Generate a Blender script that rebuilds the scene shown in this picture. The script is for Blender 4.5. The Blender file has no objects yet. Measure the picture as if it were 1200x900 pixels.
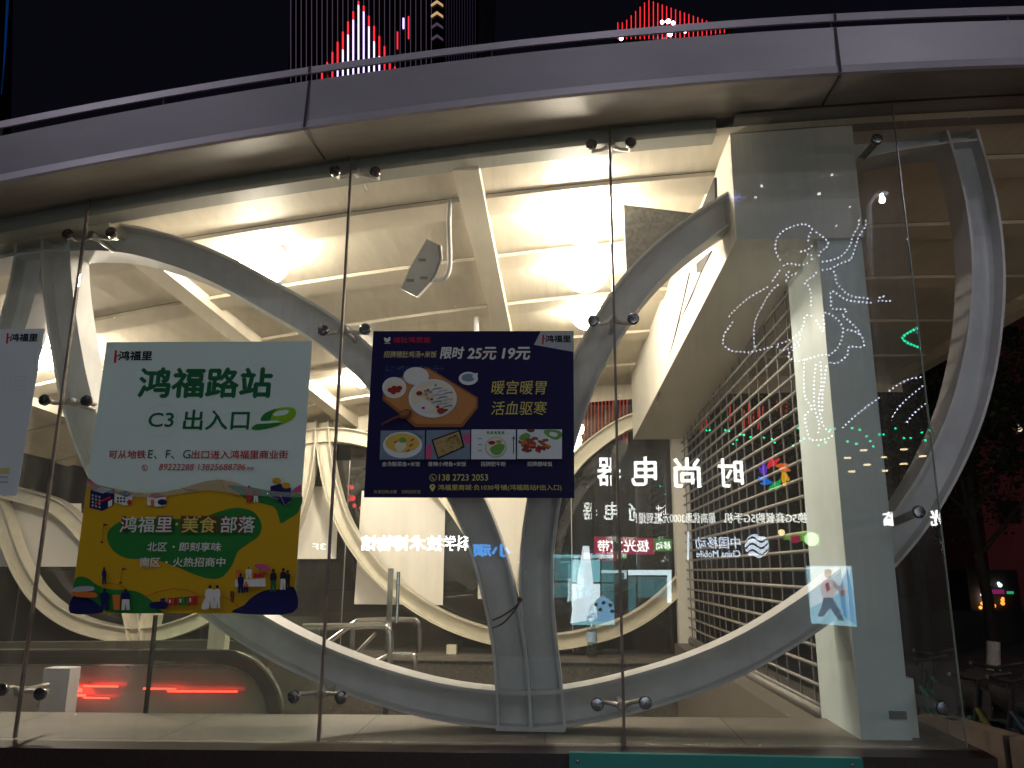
import bpy, math, random
from mathutils import Vector, Matrix, Euler
from mathutils.geometry import tessellate_polygon
random.seed(7)
sc = bpy.context.scene
COL = sc.collection
rad = math.radians

# ------------------------------------------------------------------ camera, world, exposure
F = 930.0                                   # focal length in pixels of a 1200 px wide picture
EYE = Vector((0, 0, 1.55))
ROT = (Matrix.Rotation(rad(3.6), 3, 'Z') @ Matrix.Rotation(rad(90 + 13.2), 3, 'X') @ Matrix.Rotation(rad(0.35), 3, 'Z'))
cam_d = bpy.data.cameras.new('camera')
cam_d.sensor_width = 36
cam_d.lens = 36 * F / 1200
cam_d.clip_end = 2000
cam_d.clip_start = 0.05
cam = bpy.data.objects.new('camera', cam_d)
COL.objects.link(cam)
cam.matrix_world = Matrix.Translation(EYE) @ ROT.to_4x4()
sc.camera = cam

w = bpy.data.worlds.new('World')
sc.world = w
w.use_nodes = True
wn = w.node_tree
bg = wn.nodes['Background']
sky = wn.nodes.new('ShaderNodeTexSky')
sky.sky_type = 'NISHITA'
sky.sun_disc = False
sky.sun_elevation = rad(-4.0)
sky.sun_rotation = rad(200)
hs = wn.nodes.new('ShaderNodeMixRGB')
hs.blend_type = 'ADD'
hs.inputs[0].default_value = 1.0
hs.inputs[2].default_value = (0.011, 0.011, 0.026, 1)      # town glow on the night sky
wn.links.new(sky.outputs[0], hs.inputs[1])
wn.links.new(hs.outputs[0], bg.inputs[0])
bg.inputs[1].default_value = 0.09
sc.view_settings.view_transform = 'Standard'
sc.view_settings.look = 'None'
sc.view_settings.exposure = 0.0
sc.view_settings.gamma = 1.0
sc.view_settings.use_curve_mapping = False
sc.render.engine = 'CYCLES'
cy = sc.cycles
cy.max_bounces = 10
cy.diffuse_bounces = 6
cy.glossy_bounces = 5
cy.transmission_bounces = 4
cy.transparent_max_bounces = 24
cy.caustics_reflective = False
cy.caustics_refractive = False
cy.use_denoising = True
try:
    cy.denoiser = 'OPENIMAGEDENOISE'
except Exception:
    pass
cy.sample_clamp_indirect = 6.0

YG = 3.5                                    # plane of the street-side glass


def ray(x, y):
    return ROT @ Vector(((x - 600) / F, -(y - 450) / F, -1.0))


def P(x, y, Y):                             # point of the vertical plane Y seen at pixel x, y
    d = ray(x, y)
    return EYE + d * (Y / d.y)


def PZ(x, y, Z):                            # point of the level Z seen at pixel x, y
    d = ray(x, y)
    return EYE + d * ((Z - EYE.z) / d.z)


def R(x, y, V=15.0):                        # real place, across the street, of what the glass mirrors at pixel x, y
    p = P(x, y, V)
    return Vector((p.x, 2 * YG - p.y, p.z))


# ------------------------------------------------------------------ materials
MATS = {}


def nodes(name):
    m = bpy.data.materials.new(name)
    m.use_nodes = True
    MATS[name] = m
    nt = m.node_tree
    return m, nt, nt.nodes['Principled BSDF'], nt.nodes['Material Output']


def mat(name, col, rough=0.5, metal=0.0, var=0.12, scale=6.0, bump=0.0, stretch=(1, 1, 1), spec=0.5, col2=None, detail=6):
    m, nt, b, out = nodes(name)
    N, L = nt.nodes, nt.links
    b.inputs['Roughness'].default_value = rough
    b.inputs['Metallic'].default_value = metal
    b.inputs['Specular IOR Level'].default_value = spec
    tc = N.new('ShaderNodeTexCoord')
    mp = N.new('ShaderNodeMapping')
    mp.inputs['Scale'].default_value = stretch
    L.new(tc.outputs['Object'], mp.inputs[0])
    nz = N.new('ShaderNodeTexNoise')
    nz.inputs['Scale'].default_value = scale
    nz.inputs['Detail'].default_value = detail
    nz.inputs['Roughness'].default_value = 0.62
    L.new(mp.outputs[0], nz.inputs['Vector'])
    rp = N.new('ShaderNodeValToRGB')
    rp.color_ramp.elements[0].position = 0.33
    rp.color_ramp.elements[1].position = 0.67
    c2 = col2 or tuple(c * (1 - var) for c in col)
    c1 = col if col2 else tuple(min(1, c * (1 + var * 0.5)) for c in col)
    rp.color_ramp.elements[0].color = (*c2, 1)
    rp.color_ramp.elements[1].color = (*c1, 1)
    L.new(nz.outputs['Fac'], rp.inputs[0])
    L.new(rp.outputs[0], b.inputs['Base Color'])
    mr = N.new('ShaderNodeMapRange')
    mr.inputs['To Min'].default_value = max(0.02, rough - 0.1)
    mr.inputs['To Max'].default_value = min(1, rough + 0.1)
    L.new(nz.outputs['Fac'], mr.inputs['Value'])
    L.new(mr.outputs[0], b.inputs['Roughness'])
    if bump:
        bp = N.new('ShaderNodeBump')
        bp.inputs['Strength'].default_value = bump
        bp.inputs['Distance'].default_value = 0.01
        L.new(nz.outputs['Fac'], bp.inputs['Height'])
        L.new(bp.outputs[0], b.inputs['Normal'])
    return m


def flat(name, col, rough=0.6, spec=0.2):
    m, nt, b, out = nodes(name)
    b.inputs['Base Color'].default_value = (*col, 1)
    b.inputs['Roughness'].default_value = rough
    b.inputs['Specular IOR Level'].default_value = spec
    return m


def emit(name, col, s, sample=True):
    m, nt, b, out = nodes(name)
    b.inputs['Base Color'].default_value = (0.02, 0.02, 0.02, 1)
    b.inputs['Emission Color'].default_value = (*col, 1)
    b.inputs['Emission Strength'].default_value = s
    m.cycles.emission_sampling = 'AUTO' if sample else 'NONE'
    return m


def glass(name, tint, f0=0.045, dust=0.05, veil=0.006):
    m, nt, b, out = nodes(name)
    N, L = nt.nodes, nt.links
    N.remove(b)
    tr = N.new('ShaderNodeBsdfTransparent')
    tr.inputs[0].default_value = (*tint, 1)
    gl = N.new('ShaderNodeBsdfGlossy')
    gl.inputs['Roughness'].default_value = 0.0
    gl.inputs[0].default_value = (1, 1, 1, 1)
    lw = N.new('ShaderNodeLayerWeight')
    lw.inputs[0].default_value = 0.5
    pw = N.new('ShaderNodeMath'); pw.operation = 'POWER'; pw.inputs[1].default_value = 5
    L.new(lw.outputs['Facing'], pw.inputs[0])
    ma = N.new('ShaderNodeMath'); ma.operation = 'MULTIPLY_ADD'
    ma.inputs[1].default_value = 1 - f0; ma.inputs[2].default_value = f0
    L.new(pw.outputs[0], ma.inputs[0])
    mx = N.new('ShaderNodeMixShader')
    L.new(ma.outputs[0], mx.inputs[0]); L.new(tr.outputs[0], mx.inputs[1]); L.new(gl.outputs[0], mx.inputs[2])
    # dust and wiped streaks as diffuse film, plus an even veil for milky haze
    tc = N.new('ShaderNodeTexCoord')
    mp = N.new('ShaderNodeMapping'); mp.inputs['Scale'].default_value = (9, 1, 0.9)
    L.new(tc.outputs['Object'], mp.inputs[0])
    n1 = N.new('ShaderNodeTexNoise'); n1.inputs['Scale'].default_value = 2.0; n1.inputs['Detail'].default_value = 8; n1.inputs['Roughness'].default_value = 0.7
    L.new(mp.outputs[0], n1.inputs['Vector'])
    n2 = N.new('ShaderNodeTexNoise'); n2.inputs['Scale'].default_value = 1.3; n2.inputs['Detail'].default_value = 5
    L.new(tc.outputs['Object'], n2.inputs['Vector'])
    n3 = N.new('ShaderNodeTexNoise'); n3.inputs['Scale'].default_value = 140; n3.inputs['Detail'].default_value = 2
    L.new(tc.outputs['Object'], n3.inputs['Vector'])
    r1 = N.new('ShaderNodeMapRange'); r1.inputs['From Min'].default_value = 0.45; r1.inputs['From Max'].default_value = 0.8
    L.new(n1.outputs['Fac'], r1.inputs['Value'])
    r2 = N.new('ShaderNodeMapRange'); r2.inputs['From Min'].default_value = 0.4; r2.inputs['From Max'].default_value = 0.7
    L.new(n2.outputs['Fac'], r2.inputs['Value'])
    m1 = N.new('ShaderNodeMath'); m1.operation = 'MULTIPLY'
    L.new(r1.outputs[0], m1.inputs[0]); L.new(r2.outputs[0], m1.inputs[1])
    r3 = N.new('ShaderNodeMapRange'); r3.inputs['From Min'].default_value = 0.66; r3.inputs['From Max'].default_value = 0.78
    L.new(n3.outputs['Fac'], r3.inputs['Value'])
    m3 = N.new('ShaderNodeMath'); m3.operation = 'MULTIPLY'
    L.new(r3.outputs[0], m3.inputs[0]); L.new(r2.outputs[0], m3.inputs[1])
    ad = N.new('ShaderNodeMath'); ad.operation = 'ADD'
    L.new(m1.outputs[0], ad.inputs[0]); L.new(m3.outputs[0], ad.inputs[1])
    ds = N.new('ShaderNodeMath'); ds.operation = 'MULTIPLY_ADD'; ds.inputs[1].default_value = dust; ds.inputs[2].default_value = veil; ds.use_clamp = True
    L.new(ad.outputs[0], ds.inputs[0])
    df = N.new('ShaderNodeBsdfDiffuse'); df.inputs[0].default_value = (0.6, 0.58, 0.52, 1)
    tl = N.new('ShaderNodeBsdfTranslucent'); tl.inputs[0].default_value = (0.6, 0.58, 0.52, 1)
    dm = N.new('ShaderNodeMixShader'); dm.inputs[0].default_value = 0.5
    L.new(df.outputs[0], dm.inputs[1]); L.new(tl.outputs[0], dm.inputs[2])
    mo = N.new('ShaderNodeMixShader')
    L.new(ds.outputs[0], mo.inputs[0]); L.new(mx.outputs[0], mo.inputs[1]); L.new(dm.outputs[0], mo.inputs[2])
    L.new(mo.outputs[0], out.inputs[0])
    return m


def granite(name, cols, scale=160, rough=0.25):
    m, nt, b, out = nodes(name)
    N, L = nt.nodes, nt.links
    tc = N.new('ShaderNodeTexCoord')
    vo = N.new('ShaderNodeTexVoronoi'); vo.inputs['Scale'].default_value = scale
    L.new(tc.outputs['Object'], vo.inputs['Vector'])
    rp = N.new('ShaderNodeValToRGB')
    els = rp.color_ramp.elements
    els[0].color = (*cols[0], 1); els[1].color = (*cols[-1], 1)
    for i, c in enumerate(cols[1:-1]):
        e = els.new((i + 1) / (len(cols) - 1)); e.color = (*c, 1)
    L.new(vo.outputs['Color'], rp.inputs[0])
    nz = N.new('ShaderNodeTexNoise'); nz.inputs['Scale'].default_value = 3; nz.inputs['Detail'].default_value = 6
    L.new(tc.outputs['Object'], nz.inputs['Vector'])
    mxx = N.new('ShaderNodeMixRGB'); mxx.blend_type = 'MULTIPLY'; mxx.inputs[0].default_value = 0.6
    L.new(rp.outputs[0], mxx.inputs[1]); L.new(nz.outputs['Fac'], mxx.inputs[2])
    L.new(mxx.outputs[0], b.inputs['Base Color'])
    b.inputs['Roughness'].default_value = rough
    return m


M_steel_white = mat('painted_steel', (0.62, 0.62, 0.625), 0.42, 0, 0.14, 5, 0.05)
M_steel_cream = mat('cream_steel', (0.72, 0.68, 0.56), 0.42, 0, 0.12, 5, 0.05)
M_ceiling = mat('ceiling_panel', (0.72, 0.655, 0.53), 0.55, 0, 0.10, 2.5, 0.03, (6, 1, 1))
M_purlin = mat('purlin_panel', (0.68, 0.61, 0.49), 0.55, 0, 0.10, 3)
M_rafter = mat('rafter_paint', (0.73, 0.67, 0.55), 0.5, 0, 0.08, 3)
M_fascia = mat('fascia_aluminium', (0.34, 0.315, 0.355), 0.38, 0.25, 0.10, 1.6, 0, (1, 1, 3))
M_lip = mat('fascia_lip', (0.42, 0.385, 0.44), 0.38, 0.25, 0.08, 2)
M_soffit = mat('soffit_aluminium', (0.27, 0.24, 0.215), 0.5, 0.1, 0.35, 1.3, 0, (1, 3, 1))
M_seam = flat('seam_sealant', (0.05, 0.045, 0.045))
M_joint = mat('glass_sealant', (0.20, 0.15, 0.13), 0.5, 0, 0.5, 30, 0, (1, 1, 0.3))
M_chrome = mat('stainless', (0.62, 0.61, 0.60), 0.22, 1.0, 0.1, 30)
M_bolt = mat('bolt_steel', (0.30, 0.29, 0.30), 0.25, 1.0, 0.2, 60)
M_brush = mat('brushed_stainless', (0.42, 0.41, 0.39), 0.33, 0.85, 0.15, 5, 0, (1, 1, 30))
M_column = mat('column_paint', (0.64, 0.75, 0.765), 0.45, 0, 0.10, 1.6)
M_channel = mat('channel_paint', (0.30, 0.30, 0.27), 0.5, 0, 0.15, 2)
M_header = mat('header_paint', (0.70, 0.68, 0.61), 0.45, 0, 0.10, 1.5)
M_slat = mat('shutter_rod', (0.25, 0.24, 0.22), 0.42, 0.1, 0.12, 12)
M_link = mat('shutter_link', (0.13, 0.125, 0.12), 0.4, 0.4, 0.15, 12)
M_dark = flat('dark_void', (0.02, 0.02, 0.022))
M_black = flat('black_rubber', (0.022, 0.022, 0.024), 0.45)
M_grey = mat('grey_sheet', (0.20, 0.21, 0.21), 0.5, 0.2, 0.2, 20)
M_ledge = mat('pale_stone', (0.15, 0.135, 0.115), 0.5, 0, 0.25, 9, 0.1)
M_plinth = granite('plinth_granite', [(0.015, 0.010, 0.010), (0.05, 0.022, 0.020), (0.025, 0.018, 0.018), (0.09, 0.055, 0.05)], 190, 0.35)
M_parapet = granite('grey_granite', [(0.06, 0.055, 0.05), (0.15, 0.135, 0.115), (0.10, 0.09, 0.075), (0.24, 0.22, 0.18)], 45, 0.4)
M_floor = granite('floor_granite', [(0.25, 0.22, 0.18), (0.38, 0.35, 0.30), (0.31, 0.28, 0.23)], 140, 0.35)
M_pave = mat('paving', (0.16, 0.155, 0.15), 0.8, 0, 0.3, 3, 0.2)
M_asphalt = mat('asphalt', (0.05, 0.05, 0.052), 0.85, 0, 0.3, 30, 0.3)
M_kerb = mat('kerb_stone', (0.085, 0.065, 0.052), 0.7, 0, 0.3, 12, 0.1)
M_teal = mat('teal_board', (0.012, 0.22, 0.20), 0.42, 0, 0.12, 4)
M_glass = glass('street_glass', (0.94, 0.955, 0.945), 0.05, 0.13, 0.028)
M_glass2 = glass('rear_glass', (0.90, 0.93, 0.92), 0.05, 0.08, 0.04)
M_glass3 = glass('screen_glass', (0.86, 0.92, 0.89), 0.05, 0.05)
M_banner = mat('banner_paper', (0.80, 0.77, 0.70), 0.7, 0, 0.05, 2)
M_wall_night = mat('night_render', (0.035, 0.035, 0.04), 0.8, 0, 0.3, 1.5)
M_lamp = emit('lamp_glow', (1.0, 0.86, 0.69), 88)


# ------------------------------------------------------------------ mesh builder
class MB:
    def __init__(self):
        self.v, self.f, self.m, self.mats = [], [], [], []

    def mi(self, m):
        if m not in self.mats:
            self.mats.append(m)
        return self.mats.index(m)

    def add(self, vs, fs, m):
        k = len(self.v)
        i = self.mi(m)
        self.v += [tuple(p) for p in vs]
        for f in fs:
            self.f.append(tuple(k + a for a in f)); self.m.append(i)
        return self

    def hexa(self, a, b, m):                 # two matching quads (lists of 4 points)
        return self.add(list(a) + list(b), [(3, 2, 1, 0), (4, 5, 6, 7), (0, 1, 5, 4), (1, 2, 6, 5), (2, 3, 7, 6), (3, 0, 4, 7)], m)

    def box(self, x0, x1, y0, y1, z0, z1, m):
        return self.hexa([(x0, y0, z0), (x1, y0, z0), (x1, y1, z0), (x0, y1, z0)], [(x0, y0, z1), (x1, y0, z1), (x1, y1, z1), (x0, y1, z1)], m)

    def prism(self, pts, off, m, cap=True):  # planar outline and its copy moved by off
        n = len(pts)
        vs = [Vector(p) for p in pts]
        tri = tessellate_polygon([vs])
        off = Vector(off)
        if off.length < 1e-7:
            return self.add(vs, [tuple(t) for t in tri], m)
        fs = [tuple(t) for t in tri] + [tuple(n + a for a in reversed(t)) for t in tri]
        fs += [(i, (i + 1) % n, n + (i + 1) % n, n + i) for i in range(n)]
        return self.add(vs + [p + off for p in vs], fs, m)

    def tube(self, pts, r, m, n=10, caps=True):
        pts = [Vector(p) for p in pts]
        rs = r if isinstance(r, (list, tuple)) else [r] * len(pts)
        vs, fs = [], []
        up = None
        for i, p in enumerate(pts):
            t = (pts[min(i + 1, len(pts) - 1)] - pts[max(i - 1, 0)]).normalized()
            if up is None:
                up = t.orthogonal().normalized()
            up = (up - t * up.dot(t)).normalized()
            s = t.cross(up)
            for k in range(n):
                a = 2 * math.pi * k / n
                vs.append(p + (up * math.cos(a) + s * math.sin(a)) * rs[i])
        for i in range(len(pts) - 1):
            for k in range(n):
                fs.append((i * n + k, i * n + (k + 1) % n, (i + 1) * n + (k + 1) % n, (i + 1) * n + k))
        if caps:
            fs.append(tuple(range(n - 1, -1, -1)))
            fs.append(tuple((len(pts) - 1) * n + k for k in range(n)))
        return self.add(vs, fs, m)

    def lathe(self, c, axis, prof, m, n=16):  # prof: (radius, along axis)
        c, ax = Vector(c), Vector(axis).normalized()
        u = ax.orthogonal().normalized(); s = ax.cross(u)
        vs = [c + ax * h + (u * math.cos(2 * math.pi * k / n) + s * math.sin(2 * math.pi * k / n)) * r for r, h in prof for k in range(n)]
        fs = [(i * n + k, i * n + (k + 1) % n, (i + 1) * n + (k + 1) % n, (i + 1) * n + k) for i in range(len(prof) - 1) for k in range(n)]
        fs.append(tuple(range(n - 1, -1, -1))); fs.append(tuple((len(prof) - 1) * n + k for k in range(n)))
        return self.add(vs, fs, m)

    def sphere(self, c, r, m, n=12, h=8):
        prof = [(max(1e-4, r * math.sin(math.pi * i / h)), -r * math.cos(math.pi * i / h)) for i in range(h + 1)]
        return self.lathe(c, (0, 0, 1), prof, m, n)

    def sweep(self, pts, a, b, c, d, m):      # rectangle a..b across, c..d in Y, along a curve in a facade plane
        pts = [Vector(p) for p in pts]
        vs, fs = [], []
        for i, p in enumerate(pts):
            t = (pts[min(i + 1, len(pts) - 1)] - pts[max(i - 1, 0)]).normalized()
            nn = Vector((-t.z, 0, t.x)).normalized()
            for q, y in ((a, c), (b, c), (b, d), (a, d)):
                vs.append(p + nn * q + Vector((0, y, 0)))
        for i in range(len(pts) - 1):
            for k in range(4):
                fs.append((i * 4 + k, i * 4 + (k + 1) % 4, i * 4 + 4 + (k + 1) % 4, i * 4 + 4 + k))
        e = (len(pts) - 1) * 4
        fs += [(3, 2, 1, 0), (e, e + 1, e + 2, e + 3)]
        return self.add(vs, fs, m)

    def obj(self, name, parent=None, smooth=False):
        me = bpy.data.meshes.new(name)
        org = parent['_o'] if parent is not None and '_o' in parent else None
        o0 = Vector(org) if org else Vector((0, 0, 0))
        me.from_pydata([tuple(Vector(p) - o0) for p in self.v], [], self.f)
        for m in self.mats:
            me.materials.append(m)
        me.polygons.foreach_set('material_index', self.m)
        if smooth:
            me.polygons.foreach_set('use_smooth', [True] * len(self.f))
        me.update()
        o = bpy.data.objects.new(name, me)
        COL.objects.link(o)
        if parent is not None:
            o.parent = parent
            if org:
                o['_o'] = list(org)
        return o


def smooth_by_angle(o, ang=35):
    me = o.data
    me.polygons.foreach_set('use_smooth', [True] * len(me.polygons))
    try:
        me.set_sharp_from_angle(angle=rad(ang))
    except Exception:
        pass
    return o


def tag(o, label=None, cat=None, group=None, kind=None):
    if label: o['label'] = label
    if cat: o['category'] = cat
    if group: o['group'] = group
    if kind: o['kind'] = kind
    return o


def thing(name, label, cat, loc=(0, 0, 0), group=None):
    o = bpy.data.objects.new(name, None)
    COL.objects.link(o)
    o.location = loc
    o['_o'] = list(loc)
    o.empty_display_size = 0.1
    return tag(o, label, cat, group)


def crom(pts, n=8):
    out = []
    for i in range(len(pts) - 1):
        p0, p1, p2, p3 = (Vector(pts[max(i - 1, 0)]), Vector(pts[i]), Vector(pts[i + 1]), Vector(pts[min(i + 2, len(pts) - 1)]))
        for k in range(n):
            t = k / n
            out.append(0.5 * ((2 * p1) + (p2 - p0) * t + (2 * p0 - 5 * p1 + 4 * p2 - p3) * t * t + (3 * p1 - p0 - 3 * p2 + p3) * t ** 3))
    out.append(Vector(pts[-1]))
    return out


def smooth_line(pts, it=3):
    pts = [Vector(p) for p in pts]
    for _ in range(it):
        pts = [pts[0]] + [(pts[i - 1] + pts[i] * 2 + pts[i + 1]) / 4 for i in range(1, len(pts) - 1)] + [pts[-1]]
    return pts


def lerp_tab(tab, x):
    if x <= tab[0][0]:
        (x0, y0), (x1, y1) = tab[0], tab[1]
    elif x >= tab[-1][0]:
        (x0, y0), (x1, y1) = tab[-2], tab[-1]
    else:
        for (x0, y0), (x1, y1) in zip(tab, tab[1:]):
            if x0 <= x <= x1:
                break
    return y0 + (y1 - y0) * (x - x0) / (x1 - x0)


# ------------------------------------------------------------------ lettering
_tc = {}


def glyphs(s, bold=0.0, shear=0.0, res=3, extr=0.0):
    key = (s, bold, shear, res, extr)
    if key not in _tc:
        c = bpy.data.curves.new('lettering', 'FONT')
        c.body = s; c.size = 1; c.offset = bold; c.shear = shear; c.resolution_u = res; c.extrude = extr
        c.fill_mode = 'BOTH' if extr else 'FRONT'
        o = bpy.data.objects.new('lettering', c)
        COL.objects.link(o)
        dg = bpy.context.evaluated_depsgraph_get()
        me = bpy.data.meshes.new_from_object(o.evaluated_get(dg))
        vs = [v.co.copy() for v in me.vertices]
        fs = [tuple(p.vertices) for p in me.polygons]
        bpy.data.objects.remove(o); bpy.data.curves.remove(c); bpy.data.meshes.remove(me)
        _tc[key] = (vs, fs)
    return _tc[key]


VX, VY = 640, -3500


def lean(x, y, yc):
    return x + (x - VX) * (y - yc) / (yc - VY)


def text_px(mb, s, x0, x1, y0, y1, m, put, bold=0.02, shear=0.0, res=3, extr=0.0, rot=0.0):
    """lettering fitted to the box x0..x1, y0 (top)..y1 (bottom); put(px, py, depth) gives the place"""
    vs, fs = glyphs(s, 0.0, shear, res, extr)
    a, b = min(v.x for v in vs), max(v.x for v in vs)
    c, d = min(v.y for v in vs), max(v.y for v in vs)
    w0 = (x1 - x0) / (b - a)
    e = bold
    for k, (ex, ey) in enumerate(((0, 0), (-e, 0), (e, 0), (0, e), (0, -e)) if e > 0 else ((0, 0),)):
      out = []
      for v in vs:
        x = x0 + ex * w0 + (v.x - a) / (b - a) * (x1 - x0)
        y = y1 + (v.y - c) / (d - c) * (y0 - y1) + ey * abs(w0)
        y += (x - x0) * rot
        out.append(put(lean(x, y, (y0 + y1) / 2), y, v.z + k * 0.00006))
      mb.add(out, fs, m)


def ell(cx, cy, rx, ry, n=24, a0=0, a1=2 * math.pi, rot=0):
    c, s = math.cos(rot), math.sin(rot)
    return [(cx + rx * math.cos(a0 + (a1 - a0) * k / n) * c - ry * math.sin(a0 + (a1 - a0) * k / n) * s,
             cy + rx * math.cos(a0 + (a1 - a0) * k / n) * s + ry * math.sin(a0 + (a1 - a0) * k / n) * c) for k in range(n)]


class Sheet:
    """A printed sheet standing in the plane Y: outlines in pixels, each layer of ink 0.3 mm nearer the street."""
    def __init__(self, Y, step=0.0003):
        self.Y, self.s, self.mb = Y, step, MB()
        self.n = 0

    def put(self, x, y, z=0):
        return P(x, y, self.Y - self.n * self.s - z)

    def poly(self, pts, m):
        self.n += 1
        self.mb.prism([self.put(*p) for p in pts], (0, 0, 0), m)

    def smooth(self, pts, m, n=6):
        q = [Vector((*p, 0)) for p in pts]
        k = len(q)
        out = []
        for i in range(k):
            p0, p1, p2, p3 = q[(i - 1) % k], q[i], q[(i + 1) % k], q[(i + 2) % k]
            for j in range(n):
                t = j / n
                out.append(0.5 * ((2 * p1) + (p2 - p0) * t + (2 * p0 - 5 * p1 + 4 * p2 - p3) * t * t + (3 * p1 - p0 - 3 * p2 + p3) * t ** 3))
        self.poly([(p.x, p.y) for p in out], m)

    def line(self, pts, wd, m):
        self.n += 1
        a, b = [], []
        for i, p in enumerate(pts):
            p0, p1 = pts[max(0, i - 1)], pts[min(len(pts) - 1, i + 1)]
            dx, dy = p1[0] - p0[0], p1[1] - p0[1]
            l = math.hypot(dx, dy) or 1
            a.append(self.put(p[0] - dy / l * wd / 2, p[1] + dx / l * wd / 2)); b.append(self.put(p[0] + dy / l * wd / 2, p[1] - dx / l * wd / 2))
        n = len(pts)
        self.mb.add(a + b, [(i, i + 1, n + i + 1, n + i) for i in range(n - 1)], m)

    def text(self, s, x0, x1, y0, y1, m, bold=0.02, shear=0.0, res=3, rot=0.0):
        self.n += 1
        text_px(self.mb, s, x0, x1, y0, y1, m, self.put, bold, shear, res, 0, rot)


# ================================================================== SETTING
g = MB()
g.add([(-400, -400, 0), (400, -400, 0), (400, 400, 0), (-400, 400, 0)], [(0, 1, 2, 3)], M_pave)
tag(g.obj('ground'), kind='structure')
g = MB()
g.add([(-60, -7.2, 0.004), (60, -7.2, 0.004), (60, -2.2, 0.004), (-60, -2.2, 0.004)], [(0, 1, 2, 3)], M_asphalt)
tag(g.obj('road'), kind='structure')

# sill heights along the glass foot
SILL = sorted((P(x, y, YG).x, P(x, y, YG).z) for x, y in ((17, 863), (370, 868), (728, 871), (1130, 874)))
def sill(x): return lerp_tab([SILL[0], SILL[-1]], x)

# edge curves of the roof read along X
def curve(pts, Y):
    return sorted((P(x, y, Y).x, P(x, y, Y).z) for x, y in pts)
def fit(pts, Y):                              # smooth parabola through the traced edge
    tab = curve(pts, Y)
    n = len(tab)
    S = [sum(x ** k for x, _ in tab) for k in range(5)]
    T = [sum(z * x ** k for x, z in tab) for k in range(3)]
    Mx = Matrix(((S[0], S[1], S[2]), (S[1], S[2], S[3]), (S[2], S[3], S[4])))
    c = Mx.inverted() @ Vector(T)
    xv = -c[1] / (2 * c[2]) if c[2] < 0 else 1e9
    return lambda x: c[0] + c[1] * min(x, xv + 0.6) + c[2] * min(x, xv + 0.6) ** 2
YF = 3.14
Z_in = fit([(0, 257), (113, 231), (233, 208), (380, 190), (560, 168), (717, 150), (800, 138), (960, 127), (1043, 120)], YG - 0.01)
Z_fb = fit([(0, 213), (200, 175), (357, 151), (567, 123), (800, 98), (983, 85), (1200, 77)], YF)
Z_ft = fit([(0, 160), (363, 93), (600, 64), (800, 45), (980, 32), (1200, 23)], YF - 0.02)
Z_rb = fit([(0, 150), (363, 85), (600, 56), (800, 36), (977, 25), (1200, 16)], YF - 0.03)
Z_rt = fit([(0, 142), (363, 78), (600, 48), (800, 28), (977, 16), (1200, 7)], YF - 0.03)
XL, XR = -5.2, 3.75
def ceil(x): return Z_in(x) - 0.03
YB = 8.75                                     # back of the roof
XS = [XL + (XR - XL) * i / 60 for i in range(61)]

roof = thing('station_canopy', 'curved metal-clad canopy roof with pale fascia over the glass station entrance', 'roof', (0, 6, 3.5))
def strip(mb, fa, fb, m, xs=XS):              # sheet between two curves, each x -> (y, z)
    vs = [(x, *fa(x)) for x in xs] + [(x, *fb(x)) for x in xs]
    n = len(xs)
    mb.add(vs, [(i, i + 1, n + i + 1, n + i) for i in range(n - 1)], m)
fas = MB()
strip(fas, lambda x: (YF - 0.02, Z_ft(x)), lambda x: (YF, Z_fb(x) + 0.035), M_fascia)
strip(fas, lambda x: (YF - 0.02, Z_ft(x)), lambda x: (YF + 0.25, Z_ft(x) - 0.01), M_fascia)
fas.obj('fascia', roof)
lip = MB()
strip(lip, lambda x: (YF - 0.003, Z_fb(x) + 0.036), lambda x: (YF - 0.006, Z_fb(x)), M_lip)
strip(lip, lambda x: (YF - 0.006, Z_fb(x)), lambda x: (YF + 0.012, Z_fb(x) - 0.004), M_lip)
lip.obj('fascia_lip', roof)
sof = MB()
strip(sof, lambda x: (YF + 0.012, Z_fb(x) - 0.003), lambda x: (YG - 0.03, Z_in(x)), M_soffit)
strip(sof, lambda x: (YG - 0.03, Z_in(x)), lambda x: (YG - 0.028, Z_in(x) + 0.012), M_seam)
strip(sof, lambda x: (YG - 0.028, Z_in(x) + 0.012), lambda x: (YG + 0.05, Z_in(x) + 0.012), M_soffit)
x2 = P(855, 150, 3.6).x + 0.004
xs2 = [x2 + (XR - x2) * i / 20 for i in range(21)]
strip(sof, lambda x: (YG - 0.02, Z_in(x) - 0.004), lambda x: (YG + 0.16, ceil(x) - 0.012), M_soffit, xs2)
sof.obj('soffit', roof)
rail = MB()
for a, b, y0, y1 in ((Z_rb, Z_rt, YF - 0.03, YF - 0.03), (Z_rt, Z_rt, YF - 0.03, YF - 0.02), (Z_rb, Z_rb, YF - 0.03, YF - 0.02), (Z_rb, Z_rt, YF - 0.02, YF - 0.02)):
    strip(rail, lambda x: (y0, a(x)), lambda x: (y1, b(x)), M_lip)
for i in range(12):
    x = XL + 0.4 + i * 0.75
    rail.box(x, x + 0.008, YF - 0.019, YF - 0.012, Z_ft(x) - 0.01, Z_rb(x) + 0.01, M_seam)
rail.obj('rim_rail', roof)
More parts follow.
